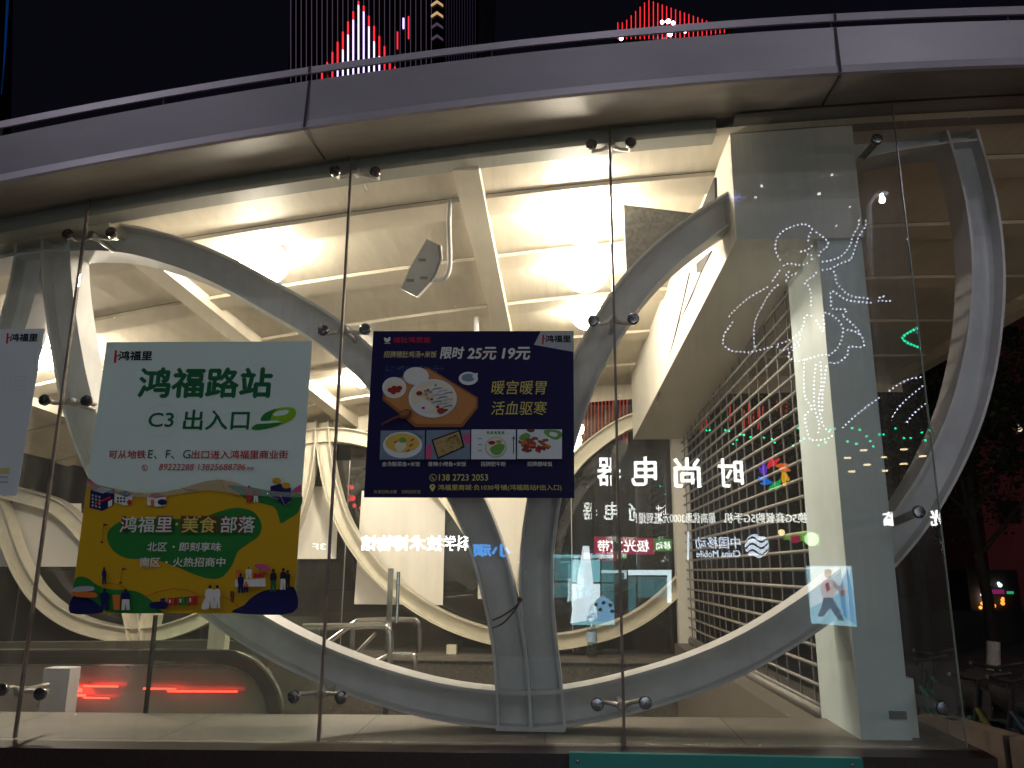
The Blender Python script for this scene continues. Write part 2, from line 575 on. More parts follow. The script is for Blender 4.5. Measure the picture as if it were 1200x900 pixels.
for (xt, yt), (xb, yb), (xi, yi) in (((364, 80), (357, 151), (382, 190)), ((977, 18), (984, 84), (962, 127))):
    xa, xc, xd = P(xt, yt, YF - 0.02).x, P(xb, yb, YF).x, P(xi, yi, YG - 0.02).x
    wd = 0.006
    seam = MB()
    seam.add([(xa - wd, YF - 0.035, Z_rt(xa)), (xa + wd, YF - 0.035, Z_rt(xa)), (xa + wd, YF - 0.034, Z_rb(xa)), (xa - wd, YF - 0.034, Z_rb(xa))], [(0, 1, 2, 3)], M_seam)
    seam.add([(xa - wd, YF - 0.0225, Z_ft(xa)), (xa + wd, YF - 0.0225, Z_ft(xa)), (xc + wd, YF - 0.0095, Z_fb(xc)), (xc - wd, YF - 0.0095, Z_fb(xc))], [(0, 1, 2, 3)], M_seam)
    seam.add([(xc - wd, YF, Z_fb(xc) - 0.009), (xc + wd, YF, Z_fb(xc) - 0.009), (xd + wd, YG - 0.035, Z_in(xd) - 0.004), (xd - wd, YG - 0.035, Z_in(xd) - 0.004)], [(0, 1, 2, 3)], M_seam)
    seam.obj('seam', roof)
top = MB()
strip(top, lambda x: (YF + 0.25, Z_ft(x) - 0.01), lambda x: (YB + 0.3, Z_ft(x) + 0.1), M_fascia)
strip(top, lambda x: (YB + 0.3, Z_ft(x) + 0.1), lambda x: (YB + 0.3, ceil(x) - 0.05), M_fascia)
top.obj('roof_deck', roof)
XHEAD = P(855, 150, 3.6).x
band = MB()
strip(band, lambda x: (YG + 0.03, Z_in(x) + 0.01), lambda x: (YG + 0.03, Z_in(x) - 0.065), M_channel, [x for x in XS if x < XHEAD])
strip(band, lambda x: (YG + 0.03, Z_in(x) - 0.065), lambda x: (YG + 0.14, Z_in(x) - 0.065), M_channel, [x for x in XS if x < XHEAD])
strip(band, lambda x: (YG + 0.14, Z_in(x) - 0.065), lambda x: (YG + 0.14, Z_in(x) + 0.01), M_channel, [x for x in XS if x < XHEAD])
band.obj('head_channel', roof)
cl = MB()
strip(cl, lambda x: (YG + 0.05, ceil(x)), lambda x: (YB, ceil(x) - 0.06), M_ceiling)
cl.obj('ceiling', roof)
# transverse purlins and the fine seam behind each
for Yp in (3.98, 4.80, 5.72, 6.75, 7.85):
    pu = MB()
    dz = lambda x: ceil(x) - 0.06 * (Yp - YG) / (YB - YG)
    for (a, b, c, d) in ((0, 0.002, 0, -0.026), (0, -0.026, 0.2, -0.034), (0.2, -0.034, 0.2, 0.002)):
        strip(pu, lambda x: (Yp + a, dz(x) + b), lambda x: (Yp + c, dz(x) + d), M_purlin)
    strip(pu, lambda x: (Yp - 0.007, dz(x) - 0.003), lambda x: (Yp - 0.001, dz(x) - 0.003), M_seam)
    pu.obj('purlin', roof)
# long seams of the ceiling boards
sm = MB()
for i in range(30):
    x = XL + 0.3 + i * 0.3
    sm.add([(x, YG + 0.1, ceil(x) - 0.004), (x + 0.004, YG + 0.1, ceil(x) - 0.004), (x + 0.004, YB - 0.02, ceil(x) - 0.063), (x, YB - 0.02, ceil(x) - 0.063)], [(0, 1, 2, 3)], M_purlin)
sm.obj('ceiling_seam', roof)
# rafters running back into the hall
xr = P(545, 182, YG + 0.1).x
def ceil_at(x, y):                            # ceiling point at a pixel
    z = 3.4
    for _ in range(12):
        p = PZ(x, y, z); z = ceil(p.x) - 0.06 * (p.y - YG) / (YB - YG)
    return p
xr2 = ceil_at(245, 358).x
for x0, hw, dep in ((xr, 0.068, 0.13), (xr2, 0.068, 0.13), (2 * xr2 - xr, 0.068, 0.13)):
    ra = MB()
    za, zb = ceil(x0), ceil(x0) - 0.06
    ra.hexa([(x0 - hw, YG + 0.12, za + 0.02), (x0 + hw, YG + 0.12, za + 0.02), (x0 + hw, YG + 0.12, za - 0.045), (x0 - hw, YG + 0.12, za - 0.045)],
            [(x0 - hw, YB - 0.03, zb + 0.02), (x0 + hw, YB - 0.03, zb + 0.02), (x0 + hw, YB - 0.03, zb - dep), (x0 - hw, YB - 0.03, zb - dep)], M_rafter)
    ra.obj('rafter', roof)
# back and end edges of the canopy
ed = MB()
strip(ed, lambda x: (YB, ceil(x) - 0.05), lambda x: (YB, ceil(x) - 0.24), M_ceiling)
ed.add([(XR, YG - 0.3, ceil(XR) + 0.2), (XR, YB, ceil(XR) + 0.2), (XR, YB, ceil(XR) - 0.16), (XR, YG - 0.3, ceil(XR) - 0.12)], [(0, 1, 2, 3)], M_ceiling)
ed.add([(XR - 0.12, YG + 0.1, ceil(XR) - 0.12), (XR, YG + 0.1, ceil(XR) - 0.12), (XR, YB, ceil(XR) - 0.16), (XR - 0.12, YB, ceil(XR) - 0.16)], [(0, 1, 2, 3)], M_ceiling)
ed.add([(XR - 0.12, YG + 0.1, ceil(XR) + 0.0), (XR - 0.12, YB, ceil(XR) - 0.05), (XR - 0.12, YB, ceil(XR) - 0.16), (XR - 0.12, YG + 0.1, ceil(XR) - 0.12)], [(0, 1, 2, 3)], M_ceiling)
ed.obj('edge_beam', roof)

# plinth, ledges, hall floor
XP = P(1150, 880, YG).x
pl = thing('granite_plinth', 'dark red polished granite plinth carrying the glass front', 'plinth', (-1, 3.6, 0))
b = MB()
n = 24
xs = [XL + (XP - XL) * i / n for i in range(n + 1)]
strip(b, lambda x: (YG - 0.12, 0), lambda x: (YG - 0.12, sill(x) - 0.02), M_plinth, xs)
strip(b, lambda x: (YG - 0.12, sill(x) - 0.02), lambda x: (YG - 0.02, sill(x) - 0.012), M_plinth, xs)
b.add([(XP, YG - 0.12, 0), (XP, YG + 1.0, 0), (XP, YG + 1.0, sill(XP) - 0.012), (XP, YG - 0.12, sill(XP) - 0.02)], [(0, 1, 2, 3)], M_plinth)
b.obj('stone_face', pl)
b = MB()
strip(b, lambda x: (YG - 0.02, sill(x) - 0.012), lambda x: (YG + 0.6, sill(x) - 0.002), M_ledge, [x for x in xs if x < 1.75])
strip(b, lambda x: (YG + 0.6, sill(x) - 0.002), lambda x: (YG + 0.6, 0.05), M_ledge, [x for x in xs if x < 1.75])
xe = [x for x in xs if x < 1.75][-1]
strip(b, lambda x: (YG - 0.02, sill(x) - 0.012), lambda x: (YG + 1.0, sill(x) - 0.012), M_plinth, [xe + (XP - xe) * i / 4 for i in range(5)])
b.obj('ledge', pl)
b = MB()
for i in range(9):
    x = XL + 0.2 + i * 0.82
    b.add([(x, YG + 0.01, sill(x) - 0.0085), (x + 0.004, YG + 0.01, sill(x) - 0.0085), (x + 0.004, YG + 0.6, sill(x) + 0.001), (x, YG + 0.6, sill(x) + 0.001)], [(0, 1, 2, 3)], M_seam)
b.obj('ledge_joint', pl)
b = MB()
b.box(XL, 1.45, YG + 0.62, 8.2, 0.02, 0.05, M_floor)
tag(b.obj('hall_floor'), kind='structure')

ZP = P(650, 770, 8.2).z
pp = thing('granite_parapet', 'grey granite parapet under the rear glass of the hall', 'parapet', (0, 8.3, 0))
b = MB(); b.box(-6, 1.75, 8.22, 8.75, 0, ZP - 0.05, M_parapet); b.obj('stone_face', pp)
b = MB(); b.box(-6, 1.75, 8.17, 8.8, ZP - 0.047, ZP, M_ledge); b.obj('coping', pp)

# ================================================================== RING LATTICE
def arcs_thing(name, label, Y, traces, half, m, depth, boxes):
    t = thing(name, label, 'steel frame', (P(600, 800, Y).x, Y, 0.9))
    for k, tr in enumerate(traces):
        pts = smooth_line(crom([P(x, y, Y) for x, y in tr], 8), 6)
        e = MB()
        off = k * 0.0031
        th = 0.013
        e.sweep(pts, -half, -half + th, -depth + off, depth + off, m)
        e.sweep(pts, half - th, half, -depth + off, depth + off, m)
        e.sweep(pts, -half + th, half - th, -0.006 + off, 0.006 + off, m)
        smooth_by_angle(e.obj('arch', t), 40)
    return t


YL = 3.80
near = [
    [(-190, 420), (-120, 355), (-60, 318), (0, 298), (30, 291), (62, 287), (142, 285), (200, 297), (260, 319), (325, 354), (395, 396), (450, 448), (500, 510), (533, 560), (555, 600), (574, 650), (587, 700), (597, 750), (602, 800), (604, 852)],
    [(76, 268), (76, 300), (78, 340), (86, 400), (99, 467), (122, 535), (163, 605), (215, 670), (270, 714), (320, 746), (372, 772), (430, 795), (490, 813), (545, 824), (600, 829), (640, 829), (690, 822), (745, 809), (810, 789), (880, 758), (950, 714), (1010, 666), (1060, 609), (1098, 546), (1126, 480), (1143, 405), (1149, 325), (1141, 245), (1122, 173), (1108, 132)],
    [(46, 268), (45, 300), (36, 350), (18, 410), (-8, 470), (-45, 540), (-100, 610)],
    [(1135, 158), (1100, 161), (1051, 168), (1000, 179), (930, 206), (853, 250), (820, 271), (783, 299), (745, 337), (712, 385), (684, 437), (663, 492), (647, 545), (637, 590), (630, 645), (629, 700), (633, 750), (639, 800), (643, 852)],
]
lat = arcs_thing('ring_lattice', 'white interlocking ring steelwork just behind the street-side glass', YL, near, 0.078, M_steel_white, 0.085, None)
st = MB()
for x0, x1, y in ((584, 663, 850), (585, 661, 808)):
    a, b2 = P(x0, y, YL), P(x1, y, YL)
    st.box(a.x, b2.x, YL - 0.075, YL + 0.075, a.z - 0.006, a.z + 0.006, M_steel_white)
st.obj('stiffener', lat)
ft = MB()
a = P(622, 856, YL)
ft.box(a.x - 0.15, a.x + 0.15, YL - 0.09, YL + 0.11, sill(a.x) - 0.001, sill(a.x) + 0.016, M_steel_white)
ft.obj('base_plate', lat)
for x, y in ((60, 268), (1108, 135)):
    hang = MB()
    a = P(x, y, YL)
    hang.box(a.x - 0.1, a.x + 0.1, YL - 0.09, YL + 0.09, a.z + 0.005, ceil(a.x) + 0.03, M_soffit)
    hang.obj('hanger', lat)

YR = 8.4
far = [
    [(-70, 545), (-30, 560), (0, 574), (40, 584), (75, 598), (110, 635), (140, 680), (157, 720), (162, 760)],
    [(-35, 480), (-22, 530), (-10, 575), (4, 605), (20, 653), (46, 697), (85, 727), (130, 741), (165, 744), (200, 739), (235, 726), (265, 708), (300, 676), (328, 640), (347, 605), (358, 565), (364, 525), (365, 495)],
    [(172, 760), (178, 720), (192, 665), (225, 605), (275, 552), (325, 522), (372, 511), (420, 513), (465, 530), (515, 572), (555, 628), (580, 690), (592, 735), (594, 765)],
    [(379, 495), (381, 525), (388, 565), (402, 610), (425, 648), (455, 682), (500, 715), (547, 737), (600, 750), (650, 752), (692, 745), (725, 735), (757, 718), (782, 698), (800, 680)],
    [(606, 765), (608, 720), (620, 650), (642, 590), (670, 546), (700, 518), (735, 496), (785, 480)],
]
arcs_thing('ring_lattice', 'cream interlocking ring steelwork at the far side of the lit hall', YR, far, 0.078, M_steel_cream, 0.085, None)
for x in (168, 530, 600):
    q = MB()
    a, c = P(x, 748, YR), P(x, 772, YR)
    q.box(a.x - 0.05, a.x + 0.05, YR - 0.05, YR + 0.05, ZP - 0.0, a.z - 0.06, M_steel_cream)
    tag(q.obj('stub_post'), {168: 'short cream stub post under the far rings behind the station poster',
                             530: 'short cream stub post under the far rings left of the twin legs',
                             600: 'short cream stub post hidden behind the twin ring legs'}[x], 'post', 'stub posts carrying the far ring lattice')

# ================================================================== GLASS
def pane(x0t, y0t, x0b, y0b, x1t, y1t, x1b, y1b, label, seal=True, Y=YG, m=M_glass, name='glass_sheet', grp='street-side glass panes', th=0.012):
    a, b2, c, d = P(x0t, y0t, Y), P(x0b, y0b, Y), P(x1t, y1t, Y), P(x1b, y1b, Y)
    xa, xb = (a.x + b2.x) / 2, (c.x + d.x) / 2
    t = thing(name, label, 'glass pane', ((xa + xb) / 2, Y, 0.9), grp)
    gz = 0.006
    q = MB()
    q.hexa([(xa + gz, Y - th / 2, sill(xa) - 0.006), (xb - gz, Y - th / 2, sill(xb) - 0.006), (xb - gz, Y + th / 2, sill(xb) - 0.006), (xa + gz, Y + th / 2, sill(xa) - 0.006)],
           [(xa + gz, Y - th / 2, Z_in(xa) + 0.008), (xb - gz, Y - th / 2, Z_in(xb) + 0.008), (xb - gz, Y + th / 2, Z_in(xb) + 0.008), (xa + gz, Y + th / 2, Z_in(xa) + 0.008)], m)
    q.obj('glazing', t)
    if not seal:
        q = MB(); q.box(xb - gz + 0.0004, xb - gz + 0.004, Y - 0.0055, Y + 0.0055, sill(xb) - 0.006, Z_in(xb) + 0.008, flat('polished_edge', (0.20, 0.25, 0.235), 0.2, 0.6)); q.obj('polished_edge', t)
    if seal:
        q = MB()
        q.box(xb - gz + 0.0005, xb + gz - 0.0005, Y - 0.007, Y + 0.0085, sill(xb) - 0.006, Z_in(xb) + 0.008, M_joint)
        q.obj('sealant', t)
    return xa, xb


J = [(-330, 300, -420, 860), (105, 235, 17, 862), (415, 186, 370, 867), (717, 150, 728, 870), (1045, 120, 1131, 836)]
pane(*J[0], *J[1], 'street glass pane at the far left with the partly seen white poster')
pane(*J[1], *J[2], 'street glass pane carrying the white and yellow station poster')
pane(*J[2], *J[3], 'street glass pane carrying the navy restaurant poster')
pane(*J[3], *J[4], 'widest street glass pane mirroring the lit shop sign beside the shutter', seal=False)

# rear glazing
yrg = 8.62
for i, (x0, x1) in enumerate(((-160, 30), (30, 245), (245, 405), (405, 670), (670, 790))):
    a, c = P(x0, 640, yrg).x, P(x1, 640, yrg).x
    q = MB()
    q.box(a + 0.006, c - 0.006, yrg - 0.006, yrg + 0.006, ZP, ceil(a) - 0.28, M_glass2)
    q.box(c - 0.0055, c + 0.0055, yrg - 0.008, yrg + 0.008, ZP, ceil(a) - 0.28, M_brush)
    tag(q.obj('rear_glass_sheet'), ['rear glass pane at the far left end of the hall', 'rear glass pane behind the station poster', 'rear glass pane between the station poster and the restaurant poster',
                                  'rear glass pane behind the restaurant poster and the steel handrails', 'rear glass pane beside the far post of the shutter'][i], 'glass pane', 'rear glass panes')

# frameless inner screen beside the escalator
a, c = P(182, 720, 4.12), P(168, 862, 4.02)
q = MB()
xa = P(175, 800, 4.1).x
q.box(xa, xa + 0.85, 4.10, 4.112, 0.05, P(300, 722, 4.1).z - 0.0, M_glass3)
q.box(xa - 0.012, xa - 0.0005, 4.092, 4.12, 0.05, P(300, 722, 4.1).z, M_black)
tag(q.obj('glass_screen'), 'low frameless glass screen beside the escalator handrail', 'glass screen')

# spider clamps
def bolt_px(mb, x, y):
    p = P(x, y, YG - 0.012)
    mb.lathe((p.x, YG + 0.02, p.z), (0, -1, 0), [(0.010, 0), (0.010, 0.012)], M_chrome, 12)
    mb.lathe((p.x, YG - 0.0065, p.z), (0, -1, 0), [(0.024, 0), (0.027, 0.004), (0.027, 0.016), (0.022, 0.022), (0.008, 0.0235)], M_bolt, 20)
    return p


def clamp(bolts, hub, label, back=0.22):
    h = P(*hub, YG + 0.05)
    t = thing('spider_clamp', label, 'glass clamp', h, 'spider clamps holding the street glass')
    arm = MB()
    for bx in bolts:
        q = MB(); p = bolt_px(q, *bx)
        smooth_by_angle(q.obj('bolt', t))
        s = Vector((p.x, YG + 0.02, p.z))
        arm.tube([s, s + Vector((0, 0.03, 0)), s.lerp(h, 0.5) + Vector((0, 0.03, 0)), h], [0.010, 0.010, 0.009, 0.013], M_brush, 10)
    arm.lathe(h + Vector((0, -0.03, 0)), (0, 1, 0), [(0.012, 0), (0.02, 0.006), (0.02, 0.05), (0.013, 0.06), (0.012, back)], M_brush, 14)
    smooth_by_angle(arm.obj('arm', t))
    return t


clamp([(80, 275), (131, 273)], (110, 277), 'spider clamp at the top joint left of the station poster')
clamp([(53, 469), (102, 470)], (85, 471), 'spider clamp halfway up the joint between the white poster and station poster')
clamp([(3, 808), (48, 813)], (24, 810), 'spider clamp at the foot of the joint beside the escalator')
clamp([(393, 201), (440, 202)], (418, 202), 'spider clamp at the top joint left of the floodlight')
clamp([(379, 387), (428, 386)], (404, 387), 'spider clamp at the joint between the station poster and restaurant poster')
clamp([(345, 816), (400, 817)], (377, 813), 'spider clamp at the foot of the joint below the two posters')
clamp([(693, 170), (739, 168)], (716, 171), 'spider clamp at the top joint beside the brightest ceiling lamp')
clamp([(695, 376), (742, 374)], (718, 376), 'spider clamp at the upper right of the restaurant poster')
clamp([(700, 825), (756, 823)], (728, 827), 'spider clamp at the foot of the joint on the lower ring arch')
for (bx, hb, lb) in (((1027, 164), (1006, 188), 'single bolt clamp at the top of the glass edge right of the column'),
                     ((1076, 600), (1047, 612), 'single bolt clamp halfway up the glass edge right of the column'),
                     ((1103, 829), (1070, 818), 'single bolt clamp at the foot of the glass edge right of the column')):
    t = thing('spider_clamp', lb, 'glass clamp', P(*hb, YG + 0.3), 'spider clamps holding the street glass')
    q = MB(); p = bolt_px(q, *bx); smooth_by_angle(q.obj('bolt', t))
    q = MB()
    h = P(*hb, YG + 0.3)
    s = Vector((p.x, YG + 0.02, p.z))
    dv = Vector((0, 0, 0.017))
    q.hexa([s + dv - Vector((0, 0.0, 0)), s + dv + Vector((0.012, 0, 0)), s - dv + Vector((0.012, 0, 0)), s - dv],
           [h + dv, h + dv + Vector((0.012, 0, 0)), h - dv + Vector((0.012, 0, 0)), h - dv], M_grey)
    q.obj('arm', t)

# ================================================================== COLUMN, HEADER, SHUTTER
YC = 3.645
c0, c1, c2 = P(984, 580, YC), P(1040, 580, YC), P(858, 210, YC)
XC0, XC1 = c0.x, c1.x
ZH = P(900, 283, YC).z
colm = thing('end_column', 'pale square steel column at the end of the glass front', 'column', (XC0 + 0.1, YC + 0.2, 0.9))
b = MB(); b.box(XC0, XC1, YC, YC + 0.52, sill(XC0) - 0.02, ZH, M_column)
b.obj('shaft', colm)
b = MB(); b.box(XC1 + 0.002, XC1 + 0.05, YC + 0.05, YC + 0.3, sill(XC0) - 0.02, P(1075, 797, YC).z, M_column)
b.obj('base_block', colm)
b = MB(); a = P(1052, 838, YC); b.box(a.x - 0.035, a.x + 0.035, YC - 0.006, YC - 0.0005, a.z - 0.016, a.z + 0.016, M_grey)
b.obj('inspection_plate', colm)
XH0 = P(857, 210, YC).x
XH1 = P(1002, 210, YC).x
head = thing('header_beam', 'deep pale box beam over the roller shutter running back into the hall', 'beam', (XH0, YC, ZH))
yb = 8.3
fb = P(742, 515, yb); fr = P(787, 515, yb)
b = MB()
zt = ceil(XH0) + 0.03
b.hexa([(XH0, YC - 0.03, ZH), (XH1, YC - 0.03, ZH), (XH1, YC - 0.03, ceil(XH1) + 0.03), (XH0, YC - 0.03, zt)],
       [(fb.x, yb, fb.z), (max(fr.x, XC0 + 0.1), yb, fb.z), (max(fr.x, XH1), yb, ceil(XH1)), (fb.x, yb, ceil(fb.x))], M_header)
b.obj('box_beam', head)
# side facing plates at the canopy bays
XG = XC0 + 0.012
fp = MB()
fpx = P(782, 640, yb).x
fp.box(XG - 0.10, XG + 0.06, yb - 0.02, yb + 0.12, ZP + 0.001, fb.z + 0.02, M_header)
tag(fp.obj('shutter_post'), 'slender cream post at the far end of the roller shutter', 'post')

sh = thing('roller_shutter', 'cream open-grille roller shutter closed across the side doorway', 'shutter', (XG, 6.3, 0.7))
b = MB(); lk = MB()
y0, y1 = YC + 0.53, yb - 0.03
z = sill(XG) + 0.0
i = 0
def htop(y): return ZH + (fb.z - ZH) * (y - YC) / (yb - YC) - 0.004
pitch = 0.092
zz = z + 0.04
while zz < ZH:
    ye = y1
    if zz > htop(y1):
        ye = YC + (zz - ZH) / (fb.z - ZH) * (yb - YC)
    if ye > y0 + 0.05:
        b.tube([(XG, y0, zz), (XG, ye, zz)], 0.0098, M_slat, 8)
    zz += pitch
yy = y0 + 0.1
while yy < y1:
    lk.box(XG - 0.003, XG + 0.003, yy - 0.009, yy + 0.009, z, htop(yy), M_link)
    yy += 0.24
b.box(XG - 0.02, XG + 0.02, y0, y1, z - 0.02, z + 0.03, M_slat)
b.obj('grille_rods', sh, smooth=True)
lk.obj('links', sh)
b = MB(); b.box(XG - 0.15, XG + 0.25, y0 - 0.02, yb, 0, sill(XG) - 0.021, M_ledge)
tag(b.obj('door_threshold'), 'pale stone threshold under the roller shutter', 'threshold')
def PX(x, y, X):
    d = ray(x, y)
    return EYE + d * ((X - EYE.x) / d.x)


# grey panel, and black plates standing in for dark gaps at the header
a, c = P(728, 238, 5.4), P(815, 338, 5.4)
b = MB()
b.prism([P(731, 240, 4.12), P(815, 250, 4.12), P(815, 300, 4.12), P(735, 345, 4.12)], (0, 0.03, 0), mat('dull_panel', (0.10, 0.10, 0.095), 0.55, 0.1, 0.5, 45))
tag(b.obj('hanging_panel'), 'dull grey sheet panel hanging under the ceiling beside the header beam', 'panel')
b = MB()
xh = XH0 - 0.006
b.prism([PX(837, 208, XH0 - 0.02), PX(838, 240, XH0 - 0.02), PX(816, 258, XH0 - 0.02)], (0.015, 0, 0), M_dark)
tag(b.obj('gap_filler'), 'dark triangular gap flap high beside the header beam', 'filler', 'dark gap fillers beside the header beam')
b = MB()
b.prism([PX(833, 294, XH0 - 0.02), PX(822, 319, XH0 - 0.02), PX(803, 320, XH0 - 0.02)], (0.015, 0, 0), M_dark)
tag(b.obj('gap_filler'), 'dark triangular gap flap under the ring arch beside the header beam', 'filler', 'dark gap fillers beside the header beam')
for (x0, y0_, x1, y1_, lb) in ((822, 318, 762, 445, 'thin black chain drooping along the header beam, nearer the shutter'), (808, 320, 770, 470, 'thin black chain drooping along the header beam, nearer the ceiling lamp')):
    b = MB()
    pts = []
    for k in range(13):
        t = k / 12
        p = PX(x0 + (x1 - x0) * t, y0_ + (y1_ - y0_) * t + 6 * math.sin(math.pi * t), XH0 - 0.03 - 0.01 * (x1 > 765))
        pts.append(p)
    b.tube(pts, 0.005, M_black, 6)
    tag(b.obj('chain'), lb, 'chain', 'chains along the header beam')

# ================================================================== LAMPS IN THE HALL


M_lampbase = mat('lamp_housing', (0.7, 0.7, 0.68), 0.4)
M_lamp_far = emit('far_lamp_glow', (1.0, 0.86, 0.69), 650)
for x, y, r, m, lb in ((311, 292, 0.14, M_lamp, 'round ceiling lamp glowing above the station poster'),
                       (684, 238, 0.16, M_lamp, 'brightest round ceiling lamp beside the top of the glass joint'),
                       (686, 304, 0.15, M_lamp, 'middle ceiling lamp of the row beside the glass joint'),
                       (688, 360, 0.12, M_lamp, 'round ceiling lamp over the corner of the restaurant poster'),
                       (58, 411, 0.09, M_lamp_far, 'small round ceiling lamp beside the white poster at the hall end'),
                       (425, 439, 0.08, M_lamp_far, 'small round ceiling lamp between the two posters')):
    p = ceil_at(x, y)
    t = thing('ceiling_lamp', lb, 'ceiling lamp', p, 'ceiling lamps in the hall')
    q = MB(); q.lathe(p, (0, 0, -1), [(r * 0.8, -0.02), (r * 0.86, 0.0), (r * 0.86, r * 0.12), (r * 0.7, r * 0.16)], M_lampbase, 20); smooth_by_angle(q.obj('housing', t))
    prof = [(r * math.cos(a), r * 0.62 + r * 0.9 * math.sin(a)) for a in [rad(-32 + 12 * k) for k in range(11)]]
    q = MB(); q.lathe(p, (0, 0, -1), prof[:-1] + [(0.004, r * 1.52)], m, 18); q.obj('diffuser', t, True)

# ================================================================== FLOODLIGHT, PIPES
def fl():
    Y = 3.98
    t = thing('floodlight', 'white floodlight on a bent pipe hanging from the ceiling', 'floodlight', P(520, 250, Y))
    q = MB()
    pts = [P(528, 205, Y), P(526, 260, Y), P(527, 300, Y), P(526, 316, Y), P(521, 326, Y), P(511, 328, Y), P(500, 324, Y - 0.03)]
    pts[0].z = ceil(pts[0].x) - 0.01
    q.tube(crom(pts, 5), 0.014, M_steel_white, 12); smooth_by_angle(q.obj('pipe', t))
    q = MB()
    pl_ = [(500, 280), (517, 288), (515, 305), (505, 330), (488, 348), (470, 338), (481, 312)]
    q.prism([P(x, y, Y - 0.06) for x, y in pl_], (0, 0.05, 0.01), M_steel_white); q.obj('lamp_body', t)
    q = MB(); q.tube([P(515, 288, Y - 0.065), P(517, 304, Y - 0.065), P(511, 320, Y - 0.065), P(505, 330, Y - 0.065)], 0.009, M_grey, 8); q.obj('bracket', t)
    for x, y in ((495, 302), (481, 326), (497, 323)):
        q = MB(); a = P(x, y, Y - 0.062); q.tube([a - Vector((0.02, 0, 0.012)), a + Vector((0.02, 0, -0.012))], 0.008, M_grey, 8)
        q.obj('fin', t)
fl()
p = P(559, 346, 5.9)
q = MB(); q.tube([(p.x, 5.9, ceil(p.x) - 0.02), (p.x, 5.9, P(559, 520, 5.9).z)], 0.02, M_steel_white, 10)
smooth_by_angle(tag(q.obj('conduit_pipe'), 'straight white pipe dropping from the ceiling behind the restaurant poster', 'pipe'))
# detector dot on ceiling
p = ceil_at(596, 243)
q = MB(); q.lathe(p, (0, 0, -1), [(0.014, 0), (0.012, 0.02)], M_black, 10)
tag(q.obj('sensor_bead'), 'tiny dark sensor bead on the ceiling between the lamps', 'sensor')

# ================================================================== ESCALATOR, HANDRAILS, BOTTLE
M_bal = mat('balustrade_panel', (0.48, 0.46, 0.42), 0.30, 0.4, 0.12, 3)
M_red_streak = emit('red_streak_glow', (1.0, 0.035, 0.02), 9.0)  # glow of the strips that imitate red light on the escalator
M_belt = mat('handrail_belt', (0.06, 0.058, 0.05), 0.4, 0, 0.1, 10)
es = thing('escalator', 'escalator end with dark handrail belt curving down at the hall edge', 'escalator', P(150, 840, 4.9))
YE = 4.75
path = [P(-220, 772, YE), P(0, 770, YE), P(150, 770, YE), P(255, 770, YE), P(282, 775, YE), P(302, 787, YE), P(316, 806, YE), P(323, 828, YE), P(323, 850, YE), P(312, 872, YE)]
pts = crom(path, 6)
q = MB(); q.sweep(pts, -0.036, 0.036, -0.03, 0.03, M_belt); smooth_by_angle(q.obj('handrail', es), 60)
q = MB(); q.sweep(pts, -0.047, -0.037, -0.02, 0.02, M_chrome); q.sweep(pts, 0.037, 0.044, -0.02, 0.02, M_chrome); smooth_by_angle(q.obj('rail_guide', es), 60)
inner = [P(-220, 779, YE), P(250, 779, YE), P(278, 784, YE), P(297, 797, YE), P(310, 816, YE), P(314, 838, YE), P(314, 960, YE), P(-220, 960, YE)]
q = MB(); q.prism(inner, (0, 0.03, 0), M_bal); q.obj('balustrade', es)
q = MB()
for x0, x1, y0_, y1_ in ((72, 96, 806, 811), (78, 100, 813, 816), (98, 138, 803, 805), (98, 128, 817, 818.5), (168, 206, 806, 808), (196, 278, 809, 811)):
    q.prism([P(x0, y0_, YE - 0.05), P(x1, y0_ + 0.6, YE - 0.05), P(x1, y1_ + 0.3, YE - 0.05), P(x0, y1_, YE - 0.05)], (0, 0.004, 0), M_red_streak)
q.obj('red_streak_strip', es)  # added glowing strips in place of red light streaks on the panel
q = MB()
path2 = [P(-220, 757, 5.9), P(0, 757, 5.9), P(150, 756, 5.9), P(262, 755, 5.9), P(300, 762, 5.9), P(318, 778, 5.9)]
q.sweep(crom(path2, 5), -0.03, 0.03, -0.03, 0.03, M_belt); smooth_by_angle(q.obj('handrail', es), 60)
q = MB(); q.prism([P(-220, 763, 5.9), P(262, 762, 5.9), P(305, 770, 5.9), P(318, 790, 5.9), P(318, 900, 5.9), P(-220, 900, 5.9)], (0, 0.02, 0), M_bal); q.obj('balustrade', es)
q = MB()
a, c = P(246, 722, 5.2), P(261, 778, 5.2)
q.box(a.x, c.x, 5.2, 5.28, 0.05, a.z, M_steel_cream)
tag(q.obj('newel_post'), 'square cream newel post rising behind the escalator handrail', 'post')
q = MB()
a, c = P(52, 783, 4.4), P(74, 850, 4.4)
q.box(a.x, c.x, 4.4, 4.5, 0.05, a.z, M_steel_white)
tag(q.obj('bollard_post'), 'short white square post in front of the escalator panel', 'post')

